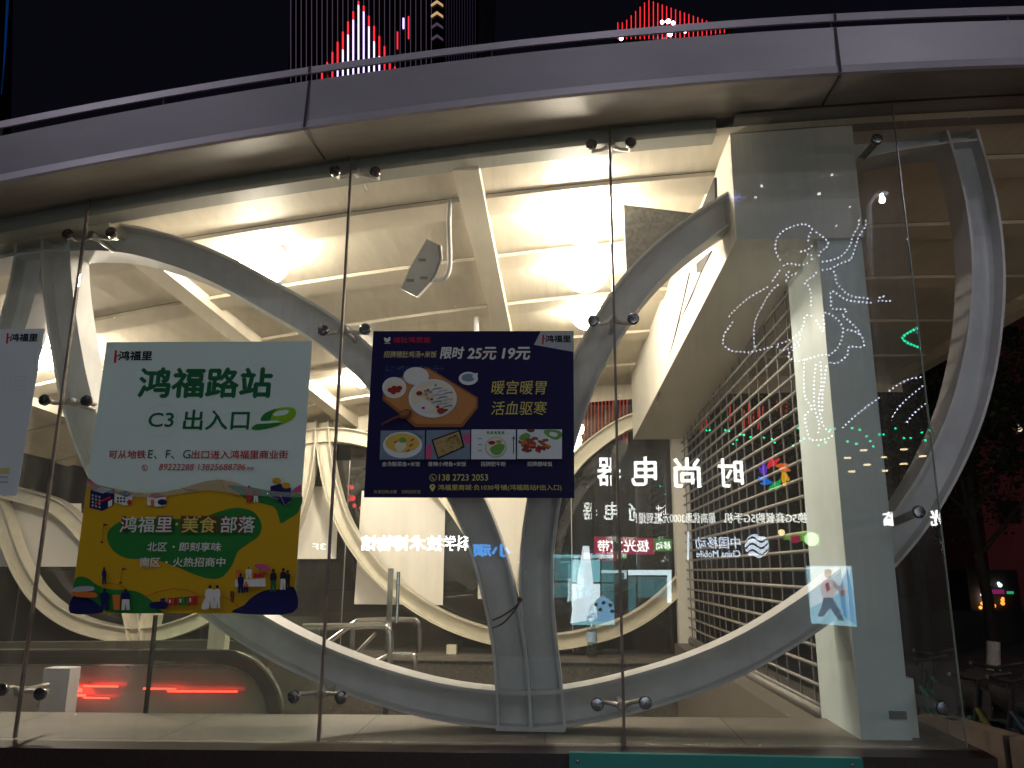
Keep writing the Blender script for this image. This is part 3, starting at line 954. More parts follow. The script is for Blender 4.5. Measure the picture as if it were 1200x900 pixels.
hr = thing('steel_handrail', 'bent stainless handrail of the stairs inside the hall', 'handrail', P(440, 780, 5.6))
Yh = 5.6
for tr, r, nm in (([(355, 734), (400, 734), (445, 733), (454, 737), (457, 747), (457, 800)], 0.022, 'top_rail'),
                  ([(385, 752), (415, 730), (425, 727), (480, 726), (488, 728), (491, 736), (491, 765)], 0.018, 'top_rail'),
                  ([(438, 777), (455, 768), (465, 767), (480, 767), (486, 770), (487, 785)], 0.016, 'lower_rail'),
                  ([(413, 736), (412, 770)], 0.018, 'upright'), ([(418, 765), (440, 742)], 0.012, 'brace'), ([(467, 670), (465, 730)], 0.012, 'upright')):
    q = MB(); q.tube(crom([P(x, y, Yh + (0.25 if r == 0.018 else 0)) for x, y in tr], 5), r, M_chrome, 10); smooth_by_angle(q.obj(nm, hr))
q = MB(); a = P(457, 666, Yh); c = P(456, 800, Yh); q.box(a.x - 0.018, a.x + 0.018, Yh + 0.03, Yh + 0.045, 0.05, a.z, M_chrome); q.obj('flat_post', hr)

def bottle():
    p = P(694, 769, 8.19); p.z = ZP
    t = thing('water_bottle', 'clear plastic water bottle left on the granite coping', 'bottle', p)
    m = glass('bottle_plastic', (0.78, 0.84, 0.86), 0.06, 0.35)
    q = MB(); q.lathe(p, (0, 0, 1), [(0.045, 0), (0.05, 0.01), (0.05, 0.1), (0.043, 0.12), (0.05, 0.14), (0.05, 0.25), (0.035, 0.3), (0.02, 0.33), (0.02, 0.345)], m, 18); smooth_by_angle(q.obj('body', t))
    q = MB(); q.lathe(p, (0, 0, 1), [(0.023, 0.34), (0.023, 0.37)], M_steel_white, 14); q.obj('cap', t)
    q = MB(); q.lathe(p, (0, 0, 1), [(0.0515, 0.15), (0.0515, 0.24)], flat('bottle_label', (0.35, 0.5, 0.7)), 18); q.obj('paper_label', t)
bottle()

# black tie round the twin legs
q = MB()
for dy in (0, 9):
    q.tube(crom([P(577, 727 + dy, 3.70), P(590, 721 + dy, 3.69), P(603, 712 + dy * 0.4, 3.69), P(609, 705, 3.685)], 5), 0.004, M_black, 6)
q.sphere(P(609, 703, 3.69), 0.012, M_black, 8, 6)
tag(q.obj('cable_tie'), 'black cable tie knotted round the twin ring legs', 'cable tie')

# ================================================================== BANNERS ON THE REAR GLASS
for quad, lb in (((( -30, 588), (95, 590), (95, 664), (-30, 664)), 'white banner on the rear glass left of the station poster'),
                 (((348, 570), (397, 570), (394, 655), (346, 655)), 'white banner on the rear glass in the gap between the two posters'),
                 (((424, 575), (522, 583), (519, 709), (415, 708)), 'large white banner on the rear glass behind the steel handrail'),
                 (((560, 575), (628, 575), (628, 702), (560, 702)), 'tall white banner on the rear glass seen between the twin ring legs')):
    q = MB(); q.prism([P(x, y, 8.57) for x, y in quad], (0, 0.004, 0), M_banner)
    tag(q.obj('blank_banner'), lb, 'banner', 'white banners on the rear glass')

# ================================================================== POSTERS
C = {k: flat('ink_' + k, tuple(min(0.8, c * 1.02) for c in v), 0.5, 0.12) for k, v in dict(
    pale=(0.56, 0.68, 0.64), grey=(0.52, 0.56, 0.58), green=(0.012, 0.11, 0.045), leaf=(0.02, 0.17, 0.035), lime=(0.20, 0.42, 0.02), red=(0.42, 0.02, 0.03), black=(0.015, 0.015, 0.02),
    yellow=(0.50, 0.30, 0.012), navy=(0.012, 0.014, 0.085), deep=(0.010, 0.008, 0.055), white=(0.62, 0.62, 0.60), gold=(0.55, 0.50, 0.13), tan=(0.50, 0.44, 0.20), wood=(0.42, 0.19, 0.06), wood_edge=(0.26, 0.10, 0.035),
    cream=(0.62, 0.58, 0.45), broth=(0.58, 0.40, 0.08), date=(0.26, 0.02, 0.02), brown=(0.13, 0.045, 0.025), pink=(0.48, 0.08, 0.2), slate=(0.16, 0.22, 0.30), herb=(0.12, 0.30, 0.06), noodle=(0.36, 0.26, 0.11),
    meat=(0.24, 0.06, 0.03), orange=(0.55, 0.15, 0.03), ash=(0.36, 0.38, 0.42), plate=(0.58, 0.64, 0.68), skin=(0.5, 0.3, 0.2), mint=(0.40, 0.47, 0.46), sheen=(0.52, 0.44, 0.20)).items()}


M_fade, _nt, _b, _o = nodes('ink_fade')
_b.inputs['Base Color'].default_value = (0.45, 0.5, 0.48, 1)
_b.inputs['Roughness'].default_value = 0.6
_b.inputs['Alpha'].default_value = 0.4


def logo(S, x0, x1, y0, y1):
    h = y1 - y0
    S.poly([(x0, y0 - h * 0.1), (x0 + h * 0.25, y0 - h * 0.1), (x0 + h * 0.13, y1 + h * 0.3), (x0 - h * 0.12, y1 + h * 0.3)], C['red'])
    S.poly([(x0 + h * 0.2, y0 + h * 0.45), (x0 + h * 0.55, y0 + h * 0.45), (x0 + h * 0.53, y0 + h * 0.6), (x0 + h * 0.18, y0 + h * 0.6)], C['red'])
    S.text('鸿福里', x0 + h * 0.45, x1, y0, y1, C['black'], 0.03)


def zA(x, y): return (100 + x / 4.2857, 390 + y / 4.2857)
def zB(x, y): return (80 + x / 4.2857, 560 + y / 4.2857)
def zC(x, y): return (420 + x / 4.285, 380 + y / 4.285)


def mini_person(S, Z, x, y0, y1, top, bottom, wd=None):
    h = y1 - y0
    wd = wd or h * 0.11
    S.poly([Z(*p) for p in ell(x, y0 + h * 0.08, h * 0.07, h * 0.08, 10)], C['black'])
    S.smooth([Z(x - wd, y0 + h * 0.2), Z(x + wd, y0 + h * 0.2), Z(x + wd * 1.1, y0 + h * 0.55), Z(x - wd * 1.1, y0 + h * 0.55)], top, 3)
    S.poly([Z(x - wd, y0 + h * 0.5), Z(x + wd, y0 + h * 0.5), Z(x + wd * 1.2, y1), Z(x + wd * 0.25, y1), Z(x, y0 + h * 0.66), Z(x - wd * 0.25, y1), Z(x - wd * 1.2, y1)], bottom)


def poster_station():
    S = Sheet(YG - 0.0085)
    t = thing('station_poster', 'white and yellow station poster with green lettering taped to the glass', 'poster', P(220, 718, YG))
    b = MB(); quad = [(125, 401), (366, 400), (344, 718), (82, 718)]
    b.prism([P(x, y, YG - 0.0082) for x, y in quad], (0, 0.0008, 0), C['pale']); b.obj('paper', t)
    logo(S, *zA(148, 0)[:1], zA(335, 0)[0], zA(0, 92)[1], zA(0, 138)[1])
    bx = lambda Z, x0, x1, y0, y1: (Z(x0, y0)[0], Z(x1, y0)[0], Z(x0, y0)[1], Z(x0, y1)[1])
    S.text('鸿福路站', *bx(zA, 272, 935, 178, 323), C['green'], 0.032)
    S.line([zA(*p) for p in ell(382, 440, 80, 80, 40)] + [zA(462, 440)], 0.35, C['mint'])
    S.text('C3', *bx(zA, 318, 443, 402, 472), C['green'], 0.012)
    S.text('出入口', *bx(zA, 495, 822, 388, 487), C['green'], 0.02)
    # green swoosh emblem
    S.smooth([zA(*p) for p in ((880, 440), (900, 405), (960, 380), (1030, 374), (1057, 392), (1050, 425), (1000, 455), (930, 478), (860, 488), (835, 478), (860, 458), (920, 452))], C['lime'])
    S.smooth([zA(*p) for p in ((835, 478), (862, 460), (920, 455), (985, 452), (950, 472), (880, 487), (845, 487))], C['leaf'])
    S.smooth([zA(*p) for p in ((880, 440), (898, 408), (940, 387), (960, 384), (940, 405), (925, 440))], C['leaf'])
    S.smooth([zA(*p) for p in ((945, 408), (975, 392), (1015, 388), (1022, 398), (1000, 412), (955, 418))], C['pale'])
    S.poly([zA(*p) for p in ((878, 444), (960, 441), (985, 447), (920, 455), (870, 457))], C['pale'])
    S.text('可从地铁', *bx(zA, 118, 303, 590, 632), C['red'], 0.012)
    S.text('E、F、G', *bx(zA, 315, 528, 588, 634), C['green'], 0.0)
    S.text('出口进入鸿福里商业街', *bx(zA, 534, 1018, 590, 632), C['red'], 0.012)
    S.line([zA(*p) for p in ell(298, 678, 13, 14, 20)] + [zA(311, 678)], 0.7, C['red'])
    S.line([zA(294, 670), zA(295, 679), zA(302, 686)], 1.0, C['red'])
    S.text('89222288', *bx(zA, 370, 545, 658, 690), C['red'], 0.0, 0.1)
    S.text('13825688786', *bx(zA, 566, 803, 658, 690), C['red'], 0.0, 0.1)
    S.text('杨生', *bx(zA, 810, 846, 673, 690), C['red'], 0.0)
    # lower picture
    S.poly([zB(*p) for p in ((97, 12), (150, 35), (250, 58), (330, 72), (410, 76), (490, 70), (570, 52), (640, 30), (700, 14), (760, 8), (830, 20), (900, 45), (980, 60), (1080, 72), (1174, 72), (1131, 680), (8, 680))], C['yellow'])
    S.smooth([zB(*p) for p in ((102, 2), (150, 38), (240, 66), (228, 78), (140, 52), (104, 36))], C['red'], 4)
    S.smooth([zB(*p) for p in ((195, 300), (215, 250), (290, 210), (450, 203), (640, 205), (770, 165), (850, 150), (930, 170), (970, 230), (958, 290), (905, 330), (852, 372), (822, 440), (770, 500), (700, 505), (620, 480), (540, 445), (420, 408), (300, 405), (225, 365))], C['leaf'])
    S.smooth([zB(*p) for p in ((800, 38), (850, 72), (900, 112), (980, 130), (1036, 150), (1056, 195), (1068, 228), (1110, 205), (1160, 165), (1166, 80), (1000, 62), (900, 44))], C['leaf'], 4)
    S.poly([zB(*p) for p in ((1120, 72), (1174, 72), (1172, 30), (1140, 50))], C['pink'])
    S.smooth([zB(*p) for p in ((36, 505), (90, 500), (150, 540), (220, 560), (330, 567), (400, 602), (468, 668), (470, 678), (250, 678), (60, 640), (24, 600))], C['leaf'], 4)
    S.smooth([zB(*p) for p in ((18, 602), (60, 590), (130, 620), (168, 655), (160, 679), (12, 679))], C['navy'], 4)
    S.smooth([zB(*p) for p in ((830, 678), (880, 640), (925, 598), (985, 566), (1060, 560), (1136, 552), (1128, 678))], C['navy'], 4)
    # houses
    S.poly([zB(*p) for p in ((112, 62), (170, 42), (232, 55), (228, 135), (172, 166), (106, 150))], C['navy'])
    S.poly([zB(*p) for p in ((118, 62), (170, 46), (226, 57), (172, 78))], C['ash'])
    for i in range(3):
        for j in range(4):
            S.poly([zB(118 + i * 17 + dx, 82 + j * 17 + i * 4 + dy) for dx, dy in ((0, 0), (9, 2), (9, 12), (0, 10))], C['ash'])
    S.poly([zB(*p) for p in ((200, 118), (222, 108), (220, 138), (200, 148))], C['white'])
    S.poly([zB(*p) for p in ((130, 128), (212, 92), (214, 101), (132, 138))], C['red'])
    S.poly([zB(*p) for p in ((236, 78), (300, 72), (324, 88), (318, 128), (290, 140), (232, 122))], C['white'])
    S.poly([zB(*p) for p in ((232, 76), (290, 64), (326, 84), (292, 96))], C['navy'])
    for i in range(3):
        for j in range(2):
            S.poly([zB(244 + i * 16 + dx, 96 + j * 16 + dy) for dx, dy in ((0, 0), (10, 2), (10, 12), (0, 10))], C['navy'])
    S.poly([zB(*p) for p in ell(307, 122, 12, 13, 14)], C['red'])
    S.poly([zB(*p) for p in ((396, 92), (440, 80), (492, 92), (488, 138), (440, 146), (396, 136))], C['white'])
    S.poly([zB(*p) for p in ((392, 92), (440, 74), (496, 92), (440, 102))], C['red'])
    S.poly([zB(*p) for p in ell(472, 122, 24, 15, 14)], C['navy'])
    S.poly([zB(*p) for p in ((414, 108), (432, 108), (432, 144), (414, 140))], C['orange'])
    S.line([zB(*p) for p in ((570, 50), (600, 62), (650, 64))], 1.3, C['red'])
    # blue cubes and shoppers at the upper right
    S.poly([zB(*p) for p in ((1015, 42), (1065, 30), (1118, 50), (1118, 118), (1088, 142), (1014, 92))], C['navy'])
    S.line([zB(*p) for p in ((1014, 92), (1052, 108), (1065, 90), (1088, 140), (1116, 118))], 0.6, C['ash'])
    for xx in (1046, 1094):
        S.poly([zB(*p) for p in ell(xx, 14 + (xx - 1046) * 0.5, 22, 16, 12)], C['yellow'])
    S.line([zB(*p) for p in ((768, 15), (790, 70), (850, 92), (930, 100))], 0.5, C['brown'])
    mini_person(S, zB, 908, 38, 122, C['red'], C['red'], 12)
    mini_person(S, zB, 942, 60, 122, C['red'], C['white'], 10)
    S.poly([zB(*p) for p in ((97, 12), (150, 35), (250, 58), (330, 72), (410, 76), (490, 70), (570, 52), (640, 30), (700, 14), (760, 8), (830, 20), (900, 45), (980, 60), (1080, 72), (1174, 72), (1172, 98), (980, 92), (860, 84), (700, 60), (560, 80), (410, 100), (300, 92), (180, 72), (94, 44))], M_fade)
    # titles
    bxs = lambda x0, x1, y0, y1: bx(zB, x0, x1, y0, y1)
    for x0, x1 in ((268, 290), (447, 525), (566, 648), (668, 748), (765, 800), (850, 880)):
        S.poly([zB(x0, 190), zB(x1, 192), zB(x1 - 4, 276), zB(x0 - 6, 272)], C['brown'])
    S.text('鸿福里', *bxs(262, 522, 194, 273), C['white'], 0.012)
    S.poly([zB(*p) for p in ell(545, 232, 7, 7, 10)], C['gold'])
    S.text('美食', *bxs(572, 742, 194, 275), C['gold'], 0.012)
    S.text('部落', *bxs(766, 938, 194, 275), C['white'], 0.012)
    S.text('北区', *bxs(398, 495, 324, 368), C['white'], 0.014)
    S.text('·', *bxs(524, 534, 342, 350), C['white'], 0.014)
    S.text('即刻享味', *bxs(558, 768, 324, 368), C['white'], 0.014)
    S.text('南区', *bxs(360, 460, 400, 446), C['white'], 0.014)
    S.text('·', *bxs(488, 498, 420, 428), C['white'], 0.014)
    S.text('火热招商中', *bxs(526, 788, 400, 446), C['white'], 0.014)
    # flags, walkers, tables, train, stall
    for x, y0, y1 in ((178, 228, 318), (272, 450, 522)):
        S.line([zB(x, y0), zB(x - 8, y1)], 0.5, C['brown'])
        S.poly([zB(x, y0), zB(x + 26, y0 + 8), zB(x, y0 + 16)], C['brown'])
        S.poly([zB(x - 16, y1), zB(x - 2, y1), zB(x - 2, y1 + 10), zB(x - 16, y1 + 10)], C['brown'])
    mini_person(S, zB, 180, 448, 535, C['navy'], C['navy'], 9)
    S.line([zB(170, 535), zB(200, 530), zB(250, 535), zB(292, 555)], 0.7, C['red'])
    S.line([zB(385, 600), zB(440, 575), zB(520, 555), zB(590, 562), zB(650, 585)], 0.7, C['red'])
    S.line([zB(650, 600), zB(700, 590), zB(760, 592), zB(820, 615), zB(868, 662)], 0.7, C['red'])
    for x, c1_, c2_ in ((182, C['navy'], C['navy']), (288, C['navy'], C['white'])):
        mini_person(S, zB, x, 556, 664, c1_, c2_, 18)
    S.poly([zB(*p) for p in ((222, 588), (262, 588), (258, 664), (228, 664))], C['orange'])
    S.smooth([zB(*p) for p in ((40, 548), (120, 545), (126, 565), (60, 572), (20, 570))], C['ash'], 4)
    S.smooth([zB(*p) for p in ((20, 575), (132, 576), (136, 600), (40, 596))], C['orange'], 4)
    for i, (x, cc) in enumerate(((462, 'navy'), (500, 'red'), (528, 'red'), (553, 'leaf'), (578, 'leaf'), (602, 'red'), (626, 'red'))):
        S.poly([zB(x, 606 - i * 2), zB(x + 24, 603 - i * 2), zB(x + 24, 640 - i), zB(x, 644 - i)], C[cc])
        S.poly([zB(x + 6, 614 - i * 2), zB(x + 15, 613 - i * 2), zB(x + 15, 628 - i), zB(x + 6, 629 - i)], C['white'] if i % 2 else C['brown'])
    S.smooth([zB(*p) for p in ((408, 632), (440, 622), (495, 624), (492, 656), (420, 654))], C['navy'], 4)
    for x, b_ in ((712, 20), (748, 12)):
        mini_person(S, zB, x, 538, 655, C['white'], C['white'], b_)
    S.smooth([zB(*p) for p in ((690, 600), (668, 655), (700, 658), (708, 620))], C['white'], 3)
    S.poly([zB(838, 512), zB(990, 505), zB(990, 545), zB(838, 548)], C['white'])
    S.poly([zB(842, 460), zB(866, 458), zB(866, 496), zB(842, 500)], C['orange'])
    S.poly([zB(930, 480), zB(984, 478), zB(984, 500), zB(930, 502)], C['red'])
    S.smooth([zB(*p) for p in ((934, 440), (965, 430), (1000, 440), (1016, 465), (990, 468), (950, 455))], C['pink'], 4)
    S.line([zB(965, 450), zB(956, 500)], 0.6, C['brown'])
    mini_person(S, zB, 906, 448, 505, C['white'], C['white'], 13)
    mini_person(S, zB, 866, 478, 578, C['navy'], C['navy'], 12)
    mini_person(S, zB, 893, 520, 575, C['orange'], C['navy'], 9)
    mini_person(S, zB, 1030, 456, 572, C['black'], C['green'], 13)
    mini_person(S, zB, 1080, 452, 562, C['black'], C['white'], 13)
    mini_person(S, zB, 1102, 462, 564, C['black'], C['black'], 10)
    S.smooth([zB(*p) for p in ((812, 574), (824, 568), (834, 576), (832, 620), (818, 622))], C['brown'], 3)
    S.mb.obj('print', t)
    # strips of clear tape
    return t


def poster_food():
    S = Sheet(YG - 0.0085)
    t = thing('restaurant_poster', 'navy restaurant poster with soup bowl photograph taped to the glass', 'poster', P(550, 583, YG))
    b = MB(); b.prism([P(x, y, YG - 0.0082) for x, y in ((437.5, 388), (672, 388), (673, 583.7), (426.5, 583))], (0, 0.0008, 0), C['deep']); b.obj('paper', t)
    B = lambda x0, x1, y0, y1: (zC(x0, y0)[0], zC(x1, y0)[0], zC(x0, y0)[1], zC(x0, y1)[1])
    poly = lambda pts, c: S.poly([zC(*p) for p in pts], C[c])
    smo = lambda pts, c, n=4: S.smooth([zC(*p) for p in pts], C[c], n)
    poly(((915, 36), (1077, 36), (1079, 138), (882, 103)), 'ash')
    logo(S, zC(925, 0)[0], zC(1066, 0)[0], zC(0, 56)[1], zC(0, 90)[1])
    smo(((130, 66), (145, 72), (158, 63), (160, 80), (146, 90), (132, 84)), 'white')
    poly(((132, 93), (160, 93), (160, 97), (132, 97)), 'white')
    S.text('猪肚鸡煲饭', *B(175, 362, 64, 93), C['red'], 0.012)
    S.text('招牌猪肚鸡汤+米饭', *B(128, 393, 135, 167), C['tan'], 0.016, 0.12)
    S.text('限时', *B(412, 530, 114, 172), C['white'], 0.03, 0.15)
    S.text('25元', *B(548, 692, 116, 176), C['white'], 0.03, 0.15)
    S.text('19元', *B(722, 862, 116, 176), C['white'], 0.03, 0.15)
    S.line([zC(590, 147), zC(700, 141)], 0.6, C['red'])
    # the big photograph
    poly(((130, 207), (428, 207), (428, 236), (300, 262), (126, 280)), 'navy')
    rnd = random.Random(3)
    for _ in range(70):
        x, y = rnd.uniform(135, 425), rnd.uniform(209, 234)
        S.mb.prism([S.put(*zC(x + dx, y + dy)) for dx, dy in ((0, 0), (4, 1), (3, 4), (-1, 3))], (0, 0, 0), C['slate'])
    poly(((124, 300), (330, 220), (352, 218), (600, 368), (600, 420), (522, 516), (285, 516), (122, 380)), 'wood_edge')
    poly(((134, 300), (332, 226), (350, 226), (590, 372), (590, 412), (516, 500), (292, 500), (134, 372)), 'wood')
    for k in range(6):
        S.line([zC(240 + k * 45, 262 + k * 22), zC(300 + k * 42, 380 + k * 20)], 0.35, C['wood_edge'])
    smo([p for p in ell(180, 318, 60, 53, 16)], 'plate'); smo(ell(180, 322, 50, 42, 16), 'cream')
    for dx, dy in ((-20, 8), (0, -2), (18, 10), (-4, 18), (26, -2)):
        smo(ell(180 + dx, 322 + dy, 15, 12, 8), 'date', 2)
    smo(ell(290, 260, 64, 45, 16), 'plate'); smo(ell(290, 255, 54, 34, 16), 'white')
    smo(ell(552, 272, 48, 33, 16), 'plate'); smo(ell(552, 268, 34, 20, 14), 'slate'); smo(((572, 262), (590, 245), (600, 250), (588, 275)), 'plate')
    smo(ell(373, 372, 121, 97, 22), 'plate'); smo(ell(373, 366, 108, 82, 22), 'cream')
    smo(((330, 320), (400, 300), (420, 330), (350, 350)), 'white'); smo(((290, 400), (340, 380), (380, 420), (320, 440)), 'white')
    for k in range(9):
        x, y = 385 + (k % 3) * 28, 325 + k * 11
        smo(((x - 20, y + 8), (x, y - 5), (x + 34, y - 8), (x + 24, y + 2), (x - 6, y + 6)), 'ash' if k % 2 else 'slate', 3)
        smo(((x - 20, y + 12), (x + 4, y + 2), (x + 30, y), (x + 10, y + 8)), 'white', 3)
    for x, y, r in ((306, 346, 16), (415, 434, 20), (368, 376, 8), (388, 306, 6), (326, 420, 9), (398, 415, 9), (350, 330, 8), (440, 430, 9)):
        smo(ell(x, y, r, r * 0.7, 10), 'date', 2)
    for x, y in ((340, 352), (348, 372), (362, 340), (336, 334)):
        smo(ell(x, y, 9, 6, 8), 'noodle', 2)
    S.line([zC(114, 505), zC(170, 475), zC(215, 458)], 2.6, C['brown']); smo(ell(235, 450, 36, 22, 14, rot=-0.3), 'brown'); smo(ell(232, 446, 24, 12, 12, rot=-0.3), 'wood_edge')
    S.text('暖宫暖胃', *B(668, 946, 282, 352), C['gold'], 0.0, 0.12)
    S.text('活血驱寒', *B(668, 946, 386, 456), C['gold'], 0.0, 0.12)
    # four dishes
    poly(((112, 534), (334, 532), (332, 678), (106, 680)), 'slate')
    for _ in range(40):
        x, y = rnd.uniform(112, 325), rnd.uniform(538, 670)
        S.mb.prism([S.put(*zC(x + dx, y + dy)) for dx, dy in ((0, 0), (10, 3), (7, 9), (-3, 6))], (0, 0, 0), C['ash'])
    smo(ell(222, 606, 98, 66, 18), 'plate'); smo(ell(220, 596, 86, 48, 18), 'broth'); smo(((185, 600), (225, 585), (240, 615), (210, 640), (190, 630)), 'cream'); smo(ell(222, 582, 20, 13, 10), 'herb')
    for x, y in ((178, 596), (256, 612), (262, 585), (240, 640)):
        S.line([zC(x, y), zC(x + 18, y - 10)], 1.4, C['date'])
    poly(((342, 532), (562, 530), (560, 678), (338, 678)), 'slate')
    poly(((520, 560), (562, 545), (561, 600), (540, 605)), 'pink'); poly(((338, 610), (366, 600), (372, 640), (362, 678), (338, 678)), 'pink')
    poly(((366, 580), (512, 528), (534, 618), (398, 678)), 'black'); poly(((376, 584), (504, 538), (524, 612), (402, 668)), 'noodle')
    for _ in range(70):
        u, v = rnd.random(), rnd.random()
        x = 385 + u * 115 + v * 18; y = 590 - u * 42 + v * 70
        S.mb.prism([S.put(*zC(x + dx, y + dy)) for dx, dy in ((0, 0), (8, -2), (9, 3), (2, 6))], (0, 0, 0), C[rnd.choice(['herb', 'wood', 'cream', 'brown', 'broth'])])
    poly(((568, 528), (790, 528), (790, 678), (566, 678)), 'plate')
    smo(ell(690, 618, 54, 54, 18), 'ash'); smo(ell(690, 615, 48, 46, 18), 'cream'); smo(((660, 625), (700, 600), (735, 610), (715, 650), (680, 655)), 'herb'); smo(ell(670, 595, 18, 10, 10), 'date'); smo(ell(705, 590, 16, 9, 10), 'noodle')
    for k in range(5):
        poly(((644 + k * 19, 537), (657 + k * 19, 537), (657 + k * 19, 550), (644 + k * 19, 550)), 'herb')
    for k in range(3):
        poly(((602, 572 + k * 30), (620, 572 + k * 30), (620, 577 + k * 30), (602, 577 + k * 30)), 'slate')
    S.line([zC(779, 560), zC(779, 650)], 1.0, C['black']); S.line([zC(770, 572), zC(788, 572)], 0.8, C['black'])
    poly(((798, 528), (1022, 528), (1022, 676), (797, 676)), 'plate')
    smo(((940, 530), (1010, 535), (1020, 565), (985, 580), (935, 550)), 'herb'); smo(((965, 540), (1000, 548), (990, 566), (960, 556)), 'plate'); smo(((805, 570), (840, 545), (865, 560), (840, 590)), 'herb'); smo(((845, 528), (882, 528), (880, 540), (858, 542)), 'brown')
    for _ in range(34):
        a_ = rnd.uniform(0, 6.28); r_ = rnd.random() ** 0.6
        x, y = 885 + math.cos(a_) * 78 * r_, 606 + math.sin(a_) * 34 * r_
        an = rnd.uniform(-0.6, 0.6)
        S.mb.prism([S.put(*zC(x + dx * math.cos(an) - dy * math.sin(an), y + dx * math.sin(an) + dy * math.cos(an))) for dx, dy in ((-15, -6), (14, -8), (16, 6), (-12, 8))], (0, -0.0002 * rnd.random(), 0), C[rnd.choice(['meat', 'meat', 'wood_edge', 'orange', 'brown', 'date'])])
    for s, x0, x1 in (('金汤酸菜鱼+米饭', 118, 310), ('香辣小烤鱼+米饭', 350, 541), ('招牌肥牛粉', 615, 740), ('招牌腊味饭', 848, 973)):
        S.text(s, *B(x0, x1, 690, 713), C['white'], 0.008)
    S.text('外卖扫码点餐', *B(78, 193, 832, 850), C['tan'], 0.0)
    S.text('扫码加好友', *B(218, 313, 832, 850), C['tan'], 0.0)
    S.line([zC(*p) for p in ell(375, 770, 17, 17, 22)] + [zC(392, 770)], 0.6, C['gold']); S.line([zC(369, 762), zC(371, 772), zC(381, 780)], 1.0, C['gold'])
    smo(((358, 812), (372, 802), (386, 812), (382, 826), (372, 840), (362, 826)), 'gold'); smo(ell(372, 815, 5, 5, 8), 'deep', 2)
    S.text('138 2723 2053', *B(405, 650, 753, 785), C['gold'], 0.006)
    S.text('鸿福里商城·负1030号铺(鸿福路站F出入口)', *B(400, 1020, 805, 838), C['gold'], 0.006)
    S.mb.obj('print', t)


def poster_left():
    S = Sheet(YG - 0.0085)
    t = thing('white_poster', 'pale grey poster partly outside the picture on the leftmost pane', 'poster', P(-40, 581, YG))
    b = MB(); b.prism([P(x, y, YG - 0.0082) for x, y in ((-130, 387), (52.5, 385), (19.5, 581), (-185, 582))], (0, 0.0008, 0), C['grey']); b.obj('paper', t)
    logo(S, 8, 44, 391, 400)
    for x0, x1, y0, y1 in ((12, 30, 441, 457), (17, 25, 446, 452), (-12, 6, 441, 457)):
        S.line([(x0, y0), (x1, y0), (x1 - 1, y1), (x0 - 1, y1), (x0, y0)], 0.7, C['mint'])
    S.poly([(-10, 548), (12, 548), (11, 555), (-11, 555)], C['tan'])
    S.line([(-10, 559), (9, 559), (9, 565), (-11, 565), (-10, 559)], 0.7, C['black'])
    S.mb.obj('print', t)


poster_station(); poster_food(); poster_left()

# teal board in front of the plinth
tb = thing('teal_board', 'flat teal board leaning on the plinth under the shutter', 'board', P(840, 900, 3.3))
q = MB()
YT = 3.33
a, c = P(667, 882, YT), P(1011, 889, YT)
q.hexa([(a.x, YT, a.z), (c.x, YT, c.z), (c.x, YT, 0.35), (a.x, YT, 0.35)], [(a.x, YT + 0.03, a.z), (c.x, YT + 0.03, c.z), (c.x, YT + 0.03, 0.35), (a.x, YT + 0.03, 0.35)], M_teal)
q.obj('panel', tb)
for x, y in ((677, 892), (999, 897)):
    q = MB(); p = P(x, y, YT); q.lathe((p.x, YT, p.z), (0, -1, 0), [(0.007, 0), (0.007, 0.004), (0.003, 0.006)], M_bolt, 10)
    q.obj('screw', tb)
# kerb wall at the right
q = MB()
zk = sill(XP) - 0.10
line = [P(1085, 835, 4.9), P(1130, 843, 4.75), P(1200, 866, 4.3), P(1290, 895, 4.0)]
for i in range(3):
    a, b2 = line[i], line[i + 1]
    a = Vector((a.x, a.y, zk)); b2 = Vector((b2.x, b2.y, zk))
    dn = (b2 - a).cross(Vector((0, 0, 1))).normalized() * 0.11
    up = Vector((0, 0, -zk))
    q.hexa([a, b2, b2 + dn, a + dn], [a + up, b2 + up, b2 + dn + up, a + dn + up], M_kerb)
tag(q.obj('planter_kerb'), 'brown stone kerb wall curving away right of the plinth', 'kerb wall')

# ================================================================== BEYOND THE STATION
M_tower = mat('tower_glass', (0.012, 0.012, 0.016), 0.25, 0, 0.2, 0.3)
M_led_w = emit('facade_led_white', (0.75, 0.6, 1.0), 2.2, False)
M_led_r = emit('facade_led_red', (1.0, 0.03, 0.05), 1.3, False)
M_led_d = emit('facade_led_dim', (0.30, 0.20, 0.34), 0.22, False)
M_led_dd = emit('facade_led_dimmer', (0.16, 0.10, 0.22), 0.10, False)
M_led_y = emit('facade_led_amber', (1.0, 0.62, 0.3), 0.6, False)
M_led_b = emit('facade_led_blue', (0.0, 0.12, 0.6), 0.12, False)
M_led_m = emit('mall_led_red', (1.0, 0.06, 0.04), 0.45, False)
M_flood = emit('roof_flood', (0.75, 0.8, 1.0), 14, False)


def led(mb, x, y0, y1, Y, wd, m):
    if y1 <= y0:
        return
    a, b2 = P(x, y0, Y), P(x, y1, Y)
    k = wd * Y / F / 2
    mb.hexa([(b2.x - k, Y - 0.3, b2.z), (b2.x + k, Y - 0.3, b2.z), (b2.x + k, Y - 0.05, b2.z), (b2.x - k, Y - 0.05, b2.z)], [(a.x - k, Y - 0.3, a.z), (a.x + k, Y - 0.3, a.z), (a.x + k, Y - 0.05, a.z), (a.x - k, Y - 0.05, a.z)], m)


